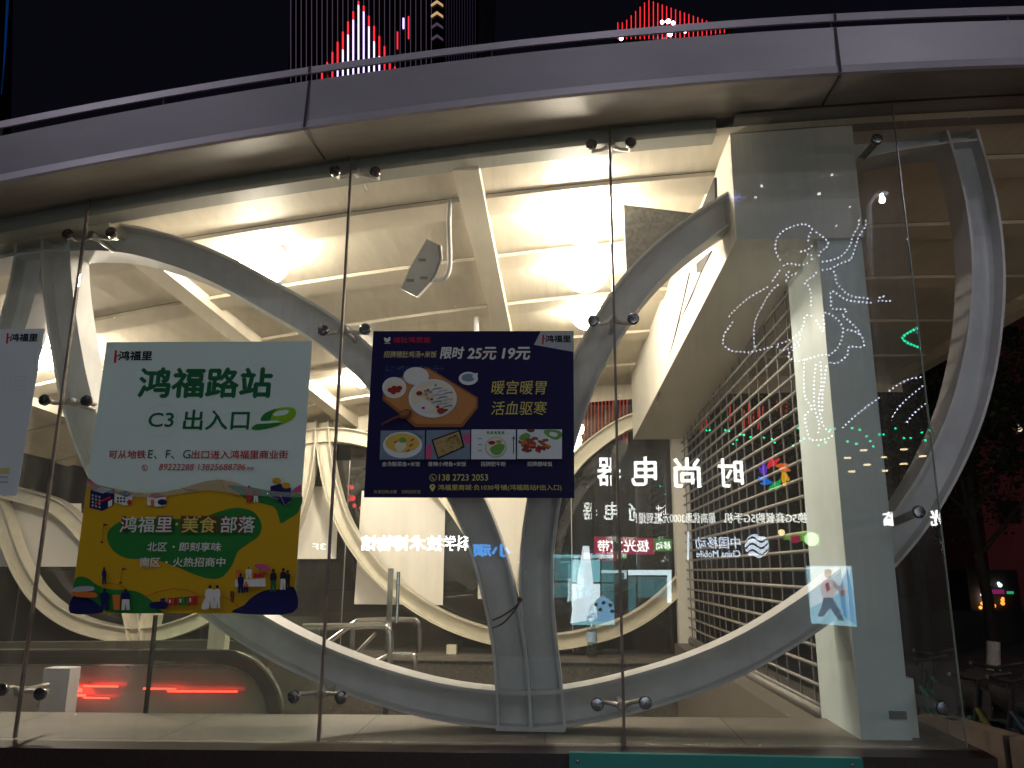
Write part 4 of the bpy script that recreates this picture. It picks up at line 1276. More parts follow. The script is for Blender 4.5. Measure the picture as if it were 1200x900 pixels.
YT1 = 150
t1 = thing('office_tower', 'dark office tower with a red and white light pyramid above the canopy', 'tower', (P(450, 90, YT1).x, YT1, 0))
q = MB(); a, c = P(336, 100, YT1), P(560, 100, YT1)
q.box(a.x, c.x, YT1, YT1 + 40, 0, P(450, -160, YT1).z, M_tower); q.obj('tower_block', t1)
dim, red, whi = MB(), MB(), MB()
x = 341.0
while x < 510:
    pk = abs(x - 422) * 1.95 - 1        # upper end of the lit pyramid on this line
    if abs(x - 422) < 45:
        led(red, x, pk, pk + 3 + abs(x - 422) * 0.9, YT1, 1.9, M_led_r)
        if abs(x - 422) < 28:
            led(whi, x, pk + 3 + abs(x - 422) * 0.9, 96, YT1, 1.7, M_led_w); led(dim, x, -150, pk, YT1, 0.6, M_led_d)
        else:
            led(red, x, pk + 3 + abs(x - 422) * 0.9, 96, YT1, 1.9, M_led_r); led(dim, x, -150, pk, YT1, 0.6, M_led_d)
    else:
        led(dim, x, -150 if x > 352 else 0, 96, YT1, 0.6, M_led_d)
    x += 6.1
led(whi, 473, 22, 34, YT1, 2, M_led_w); led(red, 466, 38, 58, YT1, 1.6, M_led_r); led(red, 479, 20, 46, YT1, 1.6, M_led_r)
x = 523.0
while x < 558:
    led(dim, x, -150, 96, YT1, 0.7, M_led_dd); x += 3.1
dim.obj('facade_lights', t1); red.obj('red_lights', t1); whi.obj('white_lights', t1)
for y in (3, 16, 29, 43):
    q = MB()
    for s in (-1, 1):
        q.prism([P(512, y - 3, YT1 - 0.4), P(512 + s * 7, y + 2, YT1 - 0.4), P(512 + s * 7, y + 4, YT1 - 0.4), P(512, y - 0.5, YT1 - 0.4)], (0, 0.3, 0), M_led_y if y < 20 else M_led_d)
    q.obj('chevron_light', t1)
t2 = thing('red_tower', 'distant tower whose red light lines form a peak above the canopy', 'tower', (P(770, 40, 190).x, 190, 0))
q = MB(); a, c = P(722, 60, 190), P(850, 60, 190)
q.prism([P(718, 62, 190), P(722, 44, 190), P(759, -6, 190), P(812, 24, 190), P(860, 32, 190), P(860, 62, 190)], (0, 30, 0), M_tower)
q.box(a.x, c.x, 190, 220, 0, P(722, 60, 190).z, M_tower); q.obj('tower_block', t2)
red = MB()
x = 724.0
while x < 850:
    y0 = 34 - (x - 724) / 35 * 34 if x < 759 else (x - 759) / 50 * 18
    y0 = min(y0, 27 + max(0, x - 815) * 0.2)
    led(red, x, y0, 46 - (x > 790) * (x - 790) * 0.12, 190, 1.0, M_led_r); x += 5.2
red.obj('red_lights', t2)
q = MB()
for x, y, r in ((776, 26, 2.5), (783, 25, 3), (789, 27, 2.5), (785, 40, 3.2), (728, 45, 2.6), (803, 37, 2)):
    q.sphere(P(x, y, 186), r * 186 / F, M_flood, 10, 6)
q.obj('roof_flood', t2)
t3 = thing('blue_tower', 'dark tower edge with a dim blue glow at the picture edge', 'tower', (P(-20, 100, 120).x, 120, 0))
q = MB(); q.prism([P(-60, 300, 120), P(6, 300, 120), P(12, -60, 120), P(-60, -60, 120)], (0, 1, 0), M_tower)
a = P(-120, 299, 120); c = P(2, 299, 120); q.box(a.x, c.x, 120.01, 121, 0, a.z + 1, M_tower); q.obj('tower_block', t3)
q = MB(); q.prism([P(3, 90, 119.8), P(10, -60, 119.8), P(13, -60, 119.8), P(6, 60, 119.8), P(1, 110, 119.8)], (0, 0.2, 0), M_led_b); q.obj('blue_light', t3)

# mall with red lines seen through the rear glass
YM = 60
t4 = thing('lit_mall', 'wide dark mall with red light lines seen through the rear glass', 'building', (P(800, 600, YM).x, YM, 0))
q = MB(); a, c = P(380, 500, YM), P(960, 500, YM)
q.box(a.x, c.x, YM, YM + 30, 0, P(700, 440, YM).z, M_tower); q.obj('mall_block', t4)
q = MB(); rnd = random.Random(11)
x = 676.0
while x < 735:
    led(q, x, 462 + rnd.uniform(0, 6), 516 + rnd.uniform(-4, 6), YM, 1.1, M_led_m); x += 4.2
x = 822.0
while x < 925:
    if rnd.random() < 0.7:
        y0 = 482 - (x - 822) * 0.16 + rnd.uniform(-3, 8); led(q, x, y0, y0 + rnd.uniform(12, 32), YM, 0.9, M_led_m)
    x += 5.5
q.obj('red_lights', t4)
q = MB()
rnd2 = random.Random(5)
for _ in range(26):
    x, y = rnd2.gauss(412, 7), rnd2.uniform(570, 645)
    p = P(x, y, 26); q.sphere(p, 0.05 + 0.04 * rnd2.random(), M_led_r, 6, 4)
q.tube([P(412, 560, 26), P(414, 660, 26), P(413, 700, 26)], 0.04, M_black, 6)
tag(q.obj('light_string'), 'string of red lantern lights hanging beyond the rear glass', 'light string')

# ------------------------------------------------------------------ right side
M_brick = mat('red_render', (0.26, 0.10, 0.10), 0.8, 0, 0.25, 0.5)
M_win = flat('night_window', (0.02, 0.02, 0.024), 0.15, 0.6)
M_lit = emit('lit_window', (1.0, 0.85, 0.6), 0.8, False)
YB2 = 42
t5 = thing('red_apartment', 'dull red apartment block at night right of the canopy', 'building', (P(1230, 600, YB2).x, YB2, 0))
q = MB(); a, c = P(1146, 560, YB2), P(1420, 560, YB2)
q.box(a.x, c.x, YB2, YB2 + 14, 0, P(1200, 330, YB2).z, M_brick); q.obj('wall', t5)
for x, y, lit in ((1181, 465, 0), (1181, 540, 0), (1215, 465, 0), (1181, 600, 0), (1225, 540, 0), (1225, 600, 0), (1181, 395, 0)):
    f = MB(); p = P(x, y, YB2)
    wv, hv = 0.62, 0.62
    f.box(p.x - wv, p.x + wv, YB2 - 0.06, YB2 + 0.02, p.z - hv, p.z + hv, M_brick)
    fo = f.obj('window', t5)
    f = MB(); f.box(p.x - wv + 0.06, p.x + wv - 0.06, YB2 - 0.075, YB2 - 0.062, p.z - hv + 0.06, p.z + hv - 0.06, M_win)
    for k in range(5):
        f.box(p.x - wv + 0.05 + k * 0.26, p.x - wv + 0.075 + k * 0.26, YB2 - 0.11, YB2 - 0.08, p.z - hv, p.z - hv + 0.45, M_brick)
    f.obj('pane', fo)
p = P(1194, 502, YB2)
f = MB(); f.box(p.x - 0.1, p.x + 0.1, YB2 - 0.12, YB2 - 0.02, p.z - 0.18, p.z + 0.18, M_lit); f.obj('lit_window', t5)

fl_ = bpy.data.lights.new('facade_fill_light', 'POINT'); fl_.energy = 170; fl_.color = (1.0, 0.33, 0.36); fl_.shadow_soft_size = 0.3  # unseen red light added to brighten the apartment wall
flo = bpy.data.objects.new('facade_fill_light', fl_); COL.objects.link(flo); flo.location = (P(1230, 600, YB2).x, YB2 - 11, 3.0)
M_bark = mat('bark', (0.022, 0.018, 0.015), 0.9, 0, 0.4, 20, 0.6)
M_lime = mat('whitewash', (0.62, 0.59, 0.56), 0.8, 0, 0.25, 20, 0.3)
M_leaf = mat('dark_foliage', (0.018, 0.028, 0.012), 0.6, 0, 0.4, 3)
M_leaf2 = mat('olive_foliage', (0.032, 0.036, 0.015), 0.6, 0, 0.4, 3)


def tree(px, Y, label, seed, h=6.5, r0=0.09, white=True, spread=1.9, leaves=1500):
    rnd = random.Random(seed)
    base = P(px, 669, Y); base.z = 0
    t = thing('street_tree', label, 'tree', base, 'trees at the roadside right of the station')
    q = MB()
    tp = [base + Vector((0.06 * math.sin(i * 1.3), 0.05 * math.cos(i), h * 0.55 * i / 6)) for i in range(7)]
    q.tube(tp, [r0 * (1 - 0.07 * i) for i in range(7)], M_bark, 10)
    tips = []
    for k in range(8):
        s = tp[3 + k % 4]
        an = k * 2.4 + rnd.random()
        e = s + Vector((math.cos(an) * spread * rnd.uniform(0.5, 1), math.sin(an) * spread * rnd.uniform(0.5, 1), rnd.uniform(0.8, 2.6)))
        md = s.lerp(e, 0.5) + Vector((0, 0, 0.25))
        q.tube([s, md, e], [r0 * 0.45, r0 * 0.3, r0 * 0.12], M_bark, 7)
        tips += [md, e, e]
        for _ in range(3):
            e2 = md + Vector((rnd.uniform(-1, 1), rnd.uniform(-1, 1), rnd.uniform(-0.1, 1.1)))
            q.tube([md, md.lerp(e2, 0.5) + Vector((0, 0, 0.1)), e2], [r0 * 0.2, r0 * 0.14, r0 * 0.06], M_bark, 5); tips.append(e2)
    trunk = q.obj('trunk', t)
    if white:
        q = MB(); q.tube([Vector((tp[0].x, tp[0].y, 0.0)), tp[0].lerp(tp[1], 0.98)], [r0 * 1.06, r0 * 0.98], M_lime, 12); q.obj('whitewash', trunk)
    for m, nn in ((M_leaf, leaves * 3), (M_leaf2, leaves)):
        q = MB()
        for _ in range(nn):
            c = rnd.choice(tips) + Vector((rnd.gauss(0, 0.42), rnd.gauss(0, 0.42), rnd.gauss(0, 0.34)))
            u = Vector((rnd.gauss(0, 1), rnd.gauss(0, 1), rnd.gauss(0, 1))).normalized()
            v = u.orthogonal().normalized()
            s = rnd.uniform(0.035, 0.07)
            q.add([c - u * s, c + v * s * 0.65, c + u * s, c - v * s * 0.65], [(0, 1, 2, 3)], m)
        q.obj('crown', t)
    return t


tree(1150, 12.5, 'street tree with a whitewashed lower trunk beside the parked bicycles', 1)
tree(1075, 16, 'dark street tree seen through the glass edge right of the column', 2, 7.5, 0.12, False, 2.6, 2200)
tree(1285, 16, 'dark street tree standing before the red apartment block', 3, 7.0, 0.12, False, 2.2, 1100)

# lit kiosk far right
YK = 30
k_ = thing('lit_kiosk', 'small kiosk lit orange and pink far behind the whitewashed tree', 'kiosk', (P(1165, 700, YK).x, YK, 0))
q = MB(); a, c = P(1136, 700, YK), P(1196, 700, YK); zt = P(1165, 668, YK).z
q.box(a.x, c.x, YK, YK + 2, 0, zt, M_wall_night); q.obj('kiosk_body', k_)
for x0, x1, y0_, y1_, col, s, nm in ((1150, 1160, 692, 700, (1, 0.55, 0.45), 3.0, 'lit_counter'), (1151, 1158, 694, 706, (1, 0.8, 0.6), 4.0, 'lit_counter'), (1147, 1153, 707, 712, (1, 0.35, 0.05), 2.0, 'lit_counter'),
                                     (1156, 1172, 708, 712, (1, 0.3, 0.04), 1.6, 'lit_counter'), (1174, 1178, 700, 711, (1, 0.35, 0.05), 1.6, 'lit_counter'),
                                     (1158, 1176, 691, 696, (0.5, 0.03, 0.25), 0.35, 'sign_board'), (1181, 1187, 693, 696, (0.05, 0.7, 0.3), 0.5, 'sign_board'), (1170, 1175, 683, 687, (0.8, 1, 0.85), 2.5, 'roof_light'), (1157, 1160, 683, 689, (1, 0.7, 0.4), 0.5, 'roof_light')):
    q = MB(); m = emit('kiosk_light_%d_%d' % (x0, y0_), col, s, False)
    if nm == 'sign_board':
        a, c = P(x0, y1_, YK - 0.06), P(x1, y0_, YK - 0.06)
        q.box(a.x, c.x, YK - 0.1, YK - 0.002, a.z, c.z, m)
    else:
        rk = random.Random(x0)
        for _ in range(max(2, (x1 - x0) * (y1_ - y0_) // 9)):
            q.sphere(P(rk.uniform(x0, x1), rk.uniform(y0_, y1_), YK - 0.12), rk.uniform(0.03, 0.075), m, 8, 5)
    q.obj(nm, k_)
q = MB(); a, c = P(1080, 716, 20), P(1400, 716, 20)
q.box(a.x, c.x, 20, 20.2, 0, P(1165, 716, 20).z, M_wall_night)
tag(q.obj('low_wall'), 'low dark boundary wall behind the parked bicycles', 'wall')


def bike(label, x, y, rot, cfen, first=None):
    t = thing('shared_bicycle', label, 'bicycle', (x, y, 0), 'shared bicycles parked right of the station')
    o = Vector((x, y, 0))
    def L(a, s, z):
        return o + 0.86 * Vector((a * math.cos(rot) - s * math.sin(rot), a * math.sin(rot) + s * math.cos(rot), z))
    ax = L(0, 1, 0) - o
    for a in (-0.5, 0.5):
        q = MB()
        c = L(a, 0, 0.32)
        ring = [c + (L(1, 0, 0) - o) * (0.31 * math.cos(2 * math.pi * k / 24)) + Vector((0, 0, 0.267 * math.sin(2 * math.pi * k / 24))) for k in range(25)]
        q.tube(ring, 0.018, M_black, 6, False)
        for k in range(0, 24, 2):
            q.tube([c, ring[k]], 0.002, M_chrome, 4, False)
        w_ = q.obj('wheel', t)
        q = MB()
        q.tube([c + (L(1, 0, 0) - o) * (0.345 * math.cos(aa)) + Vector((0, 0, 0.297 * math.sin(aa))) for aa in [math.pi * (0.1 + 0.8 * k / 12) for k in range(13)]], 0.018, cfen, 6)
        q.obj('mudguard', t)
    q = MB()
    q.tube([L(-0.5, 0, 0.32), L(-0.12, 0, 0.3), L(0.36, 0, 0.78)], 0.02, cfen, 8)
    q.tube([L(-0.12, 0, 0.3), L(-0.25, 0, 0.86)], 0.018, cfen, 8)
    q.tube([L(0.5, 0, 0.32), L(0.36, 0, 0.8), L(0.32, 0, 1.0)], 0.018, M_black, 8)
    q.obj('frame', t)
    q = MB(); q.tube([L(0.27, -0.26, 1.05), L(0.33, -0.12, 1.02), L(0.32, 0, 1.0), L(0.33, 0.12, 1.02), L(0.27, 0.26, 1.05)], 0.014, M_black, 8); q.obj('handlebar', t)
    q = MB(); q.hexa([L(-0.4, -0.09, 0.87), L(-0.12, -0.03, 0.87), L(-0.12, 0.03, 0.87), L(-0.4, 0.09, 0.87)], [L(-0.4, -0.09, 0.92), L(-0.12, -0.03, 0.91), L(-0.12, 0.03, 0.91), L(-0.4, 0.09, 0.92)], M_black); q.obj('saddle', t)
    q = MB()
    for s in (-0.12, 0.12):
        q.hexa([L(0.42, s, 0.72), L(0.66, s, 0.74), L(0.68, s, 0.94), L(0.40, s, 0.92)], [L(0.42, s + 0.01, 0.72), L(0.66, s + 0.01, 0.74), L(0.68, s + 0.01, 0.94), L(0.40, s + 0.01, 0.92)], M_black)
    q.hexa([L(0.42, -0.11, 0.72), L(0.66, -0.11, 0.74), L(0.66, 0.12, 0.74), L(0.42, 0.12, 0.72)], [L(0.42, -0.11, 0.73), L(0.66, -0.11, 0.75), L(0.66, 0.12, 0.75), L(0.42, 0.12, 0.73)], M_black)
    q.obj('basket', t)


F_teal, F_yel, F_blue, F_wht = flat('bike_teal', (0.008, 0.07, 0.06)), flat('bike_yellow', (0.05, 0.045, 0.008)), flat('bike_blue', (0.003, 0.012, 0.028)), flat('bike_white', (0.25, 0.25, 0.25))
for i, (px, Y, rot, cc, lb) in enumerate(((1112, 6.6, 1.9, F_teal, 'teal shared bicycle seen through the glass edge'), (1178, 5.5, 1.75, F_yel, 'yellow shared bicycle parked beside the whitewashed trunk'),
                                          (1198, 6.2, 1.7, F_wht, 'white shared bicycle parked between the yellow and the blue one'), (1226, 5.4, 1.85, F_blue, 'blue shared bicycle at the picture edge'), (1124, 7.2, 1.9, F_teal, 'teal shared bicycle behind the yellow one'))):
    p = P(px, 790, Y); bike(lb, p.x, Y, rot, cc)

# ================================================================== ACROSS THE STREET (mirrored by the glass)
V = 15.0
def put_sign(depth0):
    return lambda x, y, z=0: R(x, y, V) + Vector((0, depth0 + z, 0))


shop = thing('shop_building', 'dark shop building across the street mirrored in the glass', 'building', (0, -8.4, 0))
q = MB(); q.box(-30, 30, -16, -8.32, 0, 16, M_wall_night); q.obj('wall', shop)
E_white = emit('sign_white', (1, 0.98, 0.94), 16)
E_soft = emit('sign_soft', (0.95, 0.98, 0.93), 9)
E_blue_w = emit('sign_blue_white', (0.7, 0.82, 1.0), 9)


def sign(name, label, items, cat='sign', group=None, depth=0.02, ext=0.02):
    t = thing(name, label, cat, put_sign(0)(items[0][1], items[0][3]), group)
    for it in items:
        s, x0, x1, y0, y1, m = it[:6]
        bold = it[6] if len(it) > 6 else 0.014
        q = MB(); text_px(q, s, x1, x0, y0, y1, m, put_sign(depth), bold, 0, 3, ext)
        q.obj('lettering', t)
    return t


t = sign('shop_sign', 'white lit four character shop sign beside a rainbow pinwheel emblem, mirrored', [('时', 842, 870, 538, 571, E_white), ('尚', 790, 820, 537, 571, E_white), ('电', 740, 769, 536, 569, E_white), ('器', 700, 727, 537, 569, E_white)])
petal = [(1, 0.03, 0.06), (1, 0.16, 0.02), (1, 0.5, 0.0), (0.0, 0.55, 0.12), (0.0, 0.22, 0.9), (0.12, 0.04, 0.7)]
q = MB()
for k, c_ in enumerate(petal):
    a0 = rad(-110 + k * 60)
    m = emit('pinwheel_%d' % k, c_, 6)
    for dr, sk in ((0, 0.0), (0.35, 0.42)):
        cx, cy = 906 + 13.5 * math.cos(a0 + sk), 556 + 13.5 * math.sin(a0 + sk)
        pts = ell(cx, cy, 7.2, 2.2, 14, rot=a0 + 0.75 + sk)
        q.prism([put_sign(0.05)(*p) for p in pts], (0, 0.03, 0), m)
q.obj('pinwheel_emblem', t)
sign('slogan_sign', 'narrow lit slogan line under the big shop sign, mirrored', [('换5G套餐购5G手机', 848, 945, 601, 613, E_soft, 0.0), ('最高优惠3000元', 776, 838, 601, 613, E_soft, 0.0), ('抵到爆！', 745, 775, 601, 614, E_soft, 0.0)])
t = sign('carrier_sign', 'blue-white telecom shop sign with a round wave emblem, mirrored', [('中国移动', 815, 867, 629, 643, E_blue_w, 0.0), ('China Mobile', 816, 867, 645, 653, E_blue_w, 0.0)])
q = MB()
q.prism([put_sign(0.04)(805, 623), put_sign(0.04)(807, 623), put_sign(0.04)(807, 657), put_sign(0.04)(805, 657)], (0, 0.02, 0), E_blue_w)
q.obj('divider_bar', t)
q = MB()
for k in range(4):                            # disc built of wavy bands
    yo = -11.2 + k * 7.4
    top_, bot = [], []
    for i in range(19):
        u = -14 + i * 28 / 18
        lim = math.sqrt(max(0, 14.2 ** 2 - u * u))
        wv = 4.2 * math.sin(u / 13 * math.pi) - u * 0.12
        y0_ = max(-lim, min(lim, yo - 2.4 + wv + u * -0.15)); y1_ = max(-lim, min(lim, yo + 2.4 + wv + u * -0.15))
        top_.append(put_sign(0.05)(886 + u, 640 + y0_)); bot.append(put_sign(0.05)(886 + u, 640 + y1_))
    q.add(top_ + bot, [(i, i + 1, 19 + i + 1, 19 + i) for i in range(18)], E_blue_w)
q.obj('wave_emblem', t)
E_pink = emit('sign_magenta', (0.9, 0.03, 0.16), 2.6)
E_green = emit('sign_green', (0.12, 0.75, 0.12), 2.4)
t = sign('broadband_sign', 'magenta and green lit sign board over the phone shop, mirrored', [('极光宽带', 700, 760, 633, 647, E_white, 0.006), ('移动', 768, 785, 635, 644, E_white, 0.0)], depth=0.09, ext=0.01)
q = MB(); q.prism([put_sign(0.03)(x, y) for x, y in ((696, 629), (766, 631), (766, 650), (696, 649))], (0, 0.05, 0), E_pink); q.obj('magenta_panel', t)
q = MB(); q.prism([put_sign(0.03)(x, y) for x, y in ((766, 631), (787, 632), (787, 646), (766, 646))], (0, 0.045, 0), E_green); q.obj('green_panel', t)
sign('welcome_sign', 'white lit welcome characters mirrored at the glass edge', [('光', 1090, 1105, 598, 616, E_white), ('临', 1035, 1049, 600, 616, E_white)])
E_hall = emit('sign_hall', (1, 0.98, 0.95), 26)
sign('museum_sign', 'white glowing museum lettering mirrored over the rear banner', [('科学', 521, 549, 628, 645, E_hall, 0.014), ('技术博物馆', 424, 518, 628, 645, E_hall, 0.014)])
E_blu = emit('sign_blue', (0.05, 0.35, 1.0), 9)
sign('blue_sign', 'small glowing blue sign mirrored on the twin ring legs', [('小顽', 555, 598, 638, 652, E_blu, 0.03)])
sign('floor_sign', 'tiny pale floor number mirrored on the banner between the posters', [('3F', 367, 382, 637, 644, E_soft, 0.0)])

# phone shop front
E_cyan = emit('shop_cyan', (0.30, 0.82, 0.95), 4.6)
E_cyan2 = emit('shop_pale', (0.75, 0.93, 1.0), 8.5)
E_cyan3 = emit('shop_dim', (0.10, 0.36, 0.42), 2.6)
sf = thing('phone_shop_front', 'bright cyan phone shop window across the street, mirrored', 'shop front', put_sign(0)(700, 740))
def quad(mb, pts, m, d=0.03, th=0.04):
    mb.prism([put_sign(d)(*p) for p in pts], (0, th, 0), m)
for (x0, x1, y0_, y1_, m) in ((648, 668, 652, 680, E_cyan3), (670, 703, 656, 682, E_cyan), (705, 722, 656, 682, E_cyan3), (648, 668, 683, 700, E_cyan3), (670, 703, 684, 712, E_cyan2), (705, 722, 684, 712, E_cyan3),
                              (648, 722, 650, 654, E_cyan), (736, 786, 668, 674, E_cyan2), (736, 745, 676, 716, E_cyan3), (747, 786, 676, 700, E_cyan3), (670, 722, 716, 732, E_cyan)):
    q = MB(); quad(q, ((x0, y0_), (x1, y0_), (x1, y1_), (x0, y1_)), m); q.obj('shop_window', sf)
q = MB(); quad(q, ((683, 640), (690, 640), (700, 725), (668, 730)), E_cyan2, 0.09, 0.02); quad(q, ((781, 668), (786, 668), (786, 706), (781, 706)), E_cyan2, 0.09, 0.02); q.obj('display_board', sf)
q = MB()
quad(q, ((686, 728), (692, 708), (706, 697), (718, 706), (722, 728)), emit('display_tint', (0.25, 0.6, 0.95), 4.5), 0.10, 0.01)
for x, y in ((698, 708), (707, 706), (715, 709), (703, 714), (717, 716)):
    q.prism([put_sign(0.115)(*p) for p in ell(x, y, 2.4, 2.4, 10)], (0, 0.01, 0), M_dark)
q.obj('display_picture', sf)
t = thing('light_box', 'pale blue advertising light box mirrored low on the column', 'light box', put_sign(0)(970, 730))
q = MB(); quad(q, ((944, 663), (995, 663), (1001, 734), (950, 730)), emit('light_box_blue', (0.40, 0.80, 1.0), 4.6), 0.02, 0.1); q.obj('lit_panel', t)
q = MB()
sg = lambda pts, col, s, d: q.prism([put_sign(d)(*p) for p in pts], (0, 0.006, 0), emit('light_box_' + str(len(MATS)), col, s))
sg([(946, 664), (994, 664), (990, 690), (970, 700), (947, 712)], (0.75, 0.93, 1.0), 6.0, 0.124)
sg([(990, 666), (995, 690), (1000, 732), (985, 722), (980, 690)], (0.1, 0.5, 0.95), 4.0, 0.125)
sg(ell(967, 673, 4, 4.6, 12), (0.75, 0.50, 0.42), 2.6, 0.134)
sg([(963, 668), (967, 666.5), (972, 669), (971, 672), (964, 672)], (0.08, 0.05, 0.05), 1.0, 0.136)
sg([(962, 679), (973, 679), (977, 692), (972, 700), (962, 700), (958, 690)], (0.95, 0.85, 0.88), 4.0, 0.134)
sg([(964, 684), (968, 682), (970, 690), (966, 694)], (0.85, 0.08, 0.12), 2.2, 0.136)
sg([(973, 680), (984, 690), (990, 688), (989, 692), (983, 695), (974, 688)], (0.8, 0.7, 0.75), 3.0, 0.1345)
sg([(962, 700), (972, 700), (980, 713), (986, 726), (980, 727), (970, 712), (962, 722), (955, 722), (960, 710)], (0.12, 0.28, 0.55), 2.0, 0.134)
sg([(982, 692), (988, 691), (987, 698), (982, 698)], (0.75, 0.15, 0.25), 2.0, 0.136)
q.obj('advert_picture', t)
# warm downlights under a canopy
E_warm = emit('downlight_warm', (1.0, 0.75, 0.42), 11, False)
for i, (x, y) in enumerate(((993, 536), (1012, 527), (1037, 535), (1059, 526), (1081, 534), (1016, 544), (1059, 543), (998, 552), (1038, 551))):
    p = R(x, y, 15.0)
    q = MB(); q.lathe(p, (0, 0, -1), [(0.065, 0), (0.065, 0.02), (0.02, 0.025)], E_warm, 12)
    tag(q.obj('canopy_downlight'), 'small warm downlight in the cluster mirrored beside the column', 'downlight', 'warm downlights mirrored beside the column')
# small coloured lights
for x, y, r, col, s, lb in ((915, 624, 3.4, (1, 0.75, 0.35), 12, 'small amber lamp mirrored beside the carrier sign'), (931, 631, 5.5, (0.9, 0.05, 0.2), 2.2, 'round red lamp mirrored on the shutter'), (950, 632, 7.5, (0.6, 1.0, 0.5), 9, 'round pale green lamp mirrored on the column')):
    q = MB(); q.lathe(put_sign(0.02)(x, y), (0, 1, 0), [(r * V / F, 0), (r * V / F, 0.05), (r * V / F * 0.8, 0.08)], emit('lamp_' + str(x), col, s), 16)
    tag(q.obj('wall_lamp'), lb, 'wall lamp')
q = MB(); quad(q, ((918, 632), (922, 625), (945, 622), (960, 626), (960, 640), (940, 634)), emit('green_swash', (0.25, 0.8, 0.05), 3.0), 0.005, 0.01)
tag(q.obj('green_fascia_sign'), 'green curved fascia sign mirrored above the light box', 'sign')

# ---- dotted light figures on the facade
E_dot = emit('dot_white', (0.74, 0.77, 1.0), 13, False)
E_dotg = emit('dot_green', (0.0, 0.95, 0.45), 14, False)
E_dotb = emit('dot_blue', (0.25, 0.28, 1.0), 8, False)


def dots(mb, line, m, step=5.0, r=1.1, z=None):
    pts = [((800 + x / 3, 300 + y / 3) if z is None else z(x, y)) for x, y in line]
    pts = [(p.x, p.y) for p in crom([Vector((*p, 0)) for p in pts], 8)]
    acc = step
    for (xa, ya), (xb, yb_) in zip(pts, pts[1:]):
        d = math.hypot(xb - xa, yb_ - ya)
        while acc <= d:
            x, y = xa + (xb - xa) * acc / d, ya + (yb_ - ya) * acc / d
            c = put_sign(0.03)(x, y); rr = r * V / F
            mb.add([c + Vector((rr * math.cos(k * math.pi / 3), 0.0, rr * math.sin(k * math.pi / 3))) for k in range(6)] + [c + Vector((0, 0.03, 0))], [(k, (k + 1) % 6, 6) for k in range(6)], m)
            acc += step
        acc -= d


dn = thing('light_dancer', 'dancer outlined in white light dots mirrored over the column', 'light figure', put_sign(0)(940, 520))
zd = lambda x, y: (830 + x / 3.104, 240 + y / 3.104)
OUTLINES = {
    'head_outline': [[(270, 212), (255, 195), (243, 165), (248, 125), (275, 95), (315, 78), (350, 73), (375, 90), (365, 115), (362, 132)], [(380, 95), (410, 115), (432, 135), (430, 155), (405, 175), (400, 198)], [(322, 175), (345, 171), (360, 165), (378, 150)], [(345, 180), (375, 188), (372, 210)], [(262, 232), (290, 216), (330, 222), (370, 211)]],
    'fan_outline': [[(225, 295), (190, 315), (140, 345), (100, 380), (70, 412)], [(95, 418), (80, 440), (58, 470), (52, 505), (70, 525), (95, 535), (150, 537), (185, 530), (240, 515)], [(262, 285), (225, 320), (190, 380), (168, 430), (165, 490), (170, 530)]],
    'body_outline': [[(400, 240), (440, 235), (480, 215), (515, 200), (530, 165), (545, 120), (570, 80), (572, 56)], [(400, 212), (440, 205), (480, 190), (510, 155), (525, 115), (545, 78), (545, 50)], [(225, 290), (245, 260), (265, 232)], [(278, 292), (290, 265), (328, 248)], [(272, 268), (300, 236)], [(335, 285), (360, 295), (372, 330), (370, 378)], [(345, 285), (380, 260), (400, 240)],
                     [(445, 235), (460, 255), (465, 285), (490, 315), (520, 335), (560, 340), (600, 345), (642, 333)], [(440, 310), (465, 325), (500, 347), (540, 354), (600, 358), (622, 350), (657, 353), (657, 338)], [(440, 310), (444, 350), (450, 380), (500, 383), (485, 405)]],
    'skirt_outline': [[(240, 515), (290, 495), (320, 475), (345, 440), (352, 405), (385, 408)], [(245, 505), (260, 530), (300, 520), (332, 490), (330, 468)], [(340, 505), (290, 545), (310, 568), (350, 565), (400, 550), (440, 545)], [(385, 410), (400, 440), (418, 460), (420, 430), (420, 395), (450, 405), (475, 425)],
                      [(480, 400), (510, 425), (540, 455), (560, 490), (560, 518), (510, 518), (505, 545), (480, 570), (455, 578), (430, 570)], [(475, 425), (488, 455), (480, 500), (462, 530), (435, 550)], [(490, 455), (530, 462), (555, 480)]],
    'leg_outline': [[(350, 550), (345, 620), (350, 700), (375, 740), (350, 770), (360, 830), (372, 855), (420, 855), (452, 840)], [(390, 570), (383, 650), (385, 740), (402, 800), (395, 840)], [(405, 560), (410, 650), (400, 720), (415, 800), (442, 830)], [(430, 575), (415, 680), (412, 760)]],
}
for nm, ls in OUTLINES.items():
    q = MB()
    for l in ls:
        dots(q, l, E_dot, 4.7, 1.12, zd)
    q.obj(nm, dn)
gr = MB()
rnd = random.Random(4)
for k in range(54):
    x = 75 + k * 15 + rnd.uniform(-5, 5)
    y = 640 + rnd.uniform(-32, 30)
    dots(gr, [(x, y), (x + rnd.choice([4, 10, 15]), y + rnd.uniform(-9, 9))], E_dotg, 3.2, 1.35)
tag(gr.obj('green_light_row'), 'row of green light dots mirrored at the feet of the light dancer', 'light row')
q = MB()
for l in ([(550, 615), (620, 550), (700, 492), (780, 440), (850, 425)], [(715, 605), (760, 530), (850, 450)], [(778, 597), (810, 555), (858, 515)]):
    dots(q, l, E_dot, 5.0)
tag(q.obj('light_fountain'), 'three arcs of white light dots mirrored right of the column', 'light arcs')
q = MB()
dots(q, [(832, 250), (770, 291), (838, 328)], E_dotg, 4.2, 1.7); dots(q, [(812, 272), (826, 270)], E_dotb, 3, 1.4)
tag(q.obj('light_arrow'), 'green dotted arrow head of lights mirrored near the right ring', 'light figure')
q = MB()
zz_ = lambda x, y: (700 + x / 3.91, 130 + y / 3.91)
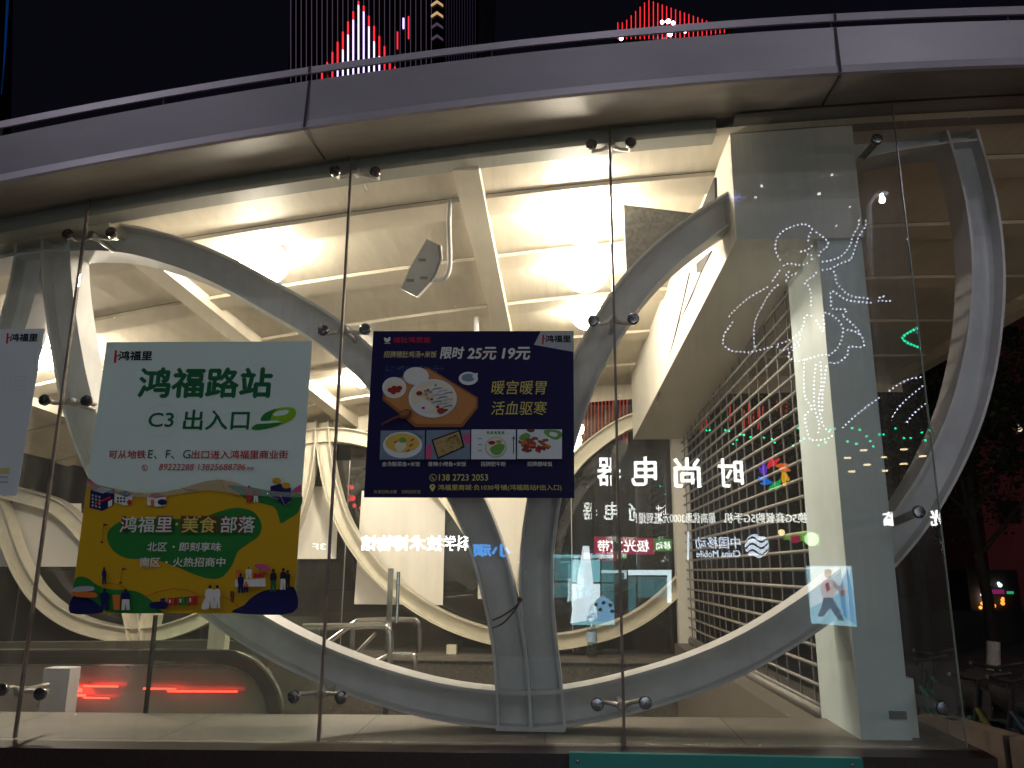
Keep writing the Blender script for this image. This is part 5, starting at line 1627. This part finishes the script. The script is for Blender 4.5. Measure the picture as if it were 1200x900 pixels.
for l in ([(355, 185), (405, 178)], [(340, 215), (400, 212)], [(360, 240), (410, 238)], [(400, 180), (412, 220), (425, 262)], [(375, 190), (395, 240)]):
    dots(q, l, E_dotb, 2.8, 0.9, zz_)
for l in ([(580, 402), (630, 398), (680, 402)], [(632, 360), (632, 400), (634, 440)], [(605, 380), (655, 425)], [(658, 380), (610, 425)]):
    dots(q, l, E_dotb, 2.6, 0.8, zz_)
tag(q.obj('light_stars'), 'two small blue dotted light stars mirrored high beside the header beam', 'light figure')

# street lamps: only the first is mirrored, the rest are unseen, added for light
E_bulb = emit('street_bulb', (0.92, 0.90, 1.0), 260, False)
def street_lamp(p, label, watt, r=0.05, col=(0.90, 0.88, 1.0)):
    t = thing('street_lamp', label, 'street lamp', (p.x, p.y, 0), 'street lamps across the street')
    q = MB(); q.tube([(p.x, p.y - 0.8, 0), (p.x, p.y - 0.8, p.z * 0.9), (p.x, p.y - 0.6, p.z + 0.1), (p.x, p.y, p.z + 0.12)], [0.08, 0.06, 0.045, 0.04], M_grey, 10); q.obj('pole', t)
    q = MB(); q.lathe(p, (0, 0, 1), [(0.13, 0.0), (0.13, 0.03), (0.06, 0.11)], M_grey, 14); q.obj('lamp_head', t)
    q = MB(); q.sphere(p - Vector((0, 0, 0.01)), 0.035, E_bulb, 10, 6); q.obj('bulb', t)
    l = bpy.data.lights.new('street_lamp_light', 'POINT')
    l.energy = watt; l.shadow_soft_size = r; l.color = col
    lo = bpy.data.objects.new('street_lamp_light', l); COL.objects.link(lo)
    lo.location = p - Vector((0, 0, 0.06 + r)); lo.visible_glossy = True
street_lamp(R(1033, 228, 14.0), 'street lamp whose bright bulb is mirrored right of the column', 230)
street_lamp(Vector((-7.5, -5.6, 9.5)), 'unseen street lamp added left of the viewer', 330)
street_lamp(Vector((1.0, -7.0, 11.5)), 'tall unseen street lamp added behind the viewer', 300)
street_lamp(Vector((8.2, 1.6, 3.0)), 'low warm lamp post out of sight right of the station', 150, 0.08, (1.0, 0.62, 0.36))
for i, (x, y, r) in enumerate(((958, 230, 2), (891, 221, 1.6), (884, 234, 1.4), (973, 208, 1.4), (994, 245, 1.2), (978, 267, 1.2), (1060, 283, 1.3))):
    q = MB(); q.sphere(put_sign(0.1)(x, y), r * V / F, emit('facade_spot_%d' % i, (1, 0.95, 0.85), 9, False), 8, 5)
    tag(q.obj('facade_spot'), 'tiny white facade spotlight mirrored on the pale end of the header beam', 'spotlight', 'tiny facade spotlights mirrored by the glass')

for o in list(bpy.data.objects):
    if '_o' in o:
        del o['_o']
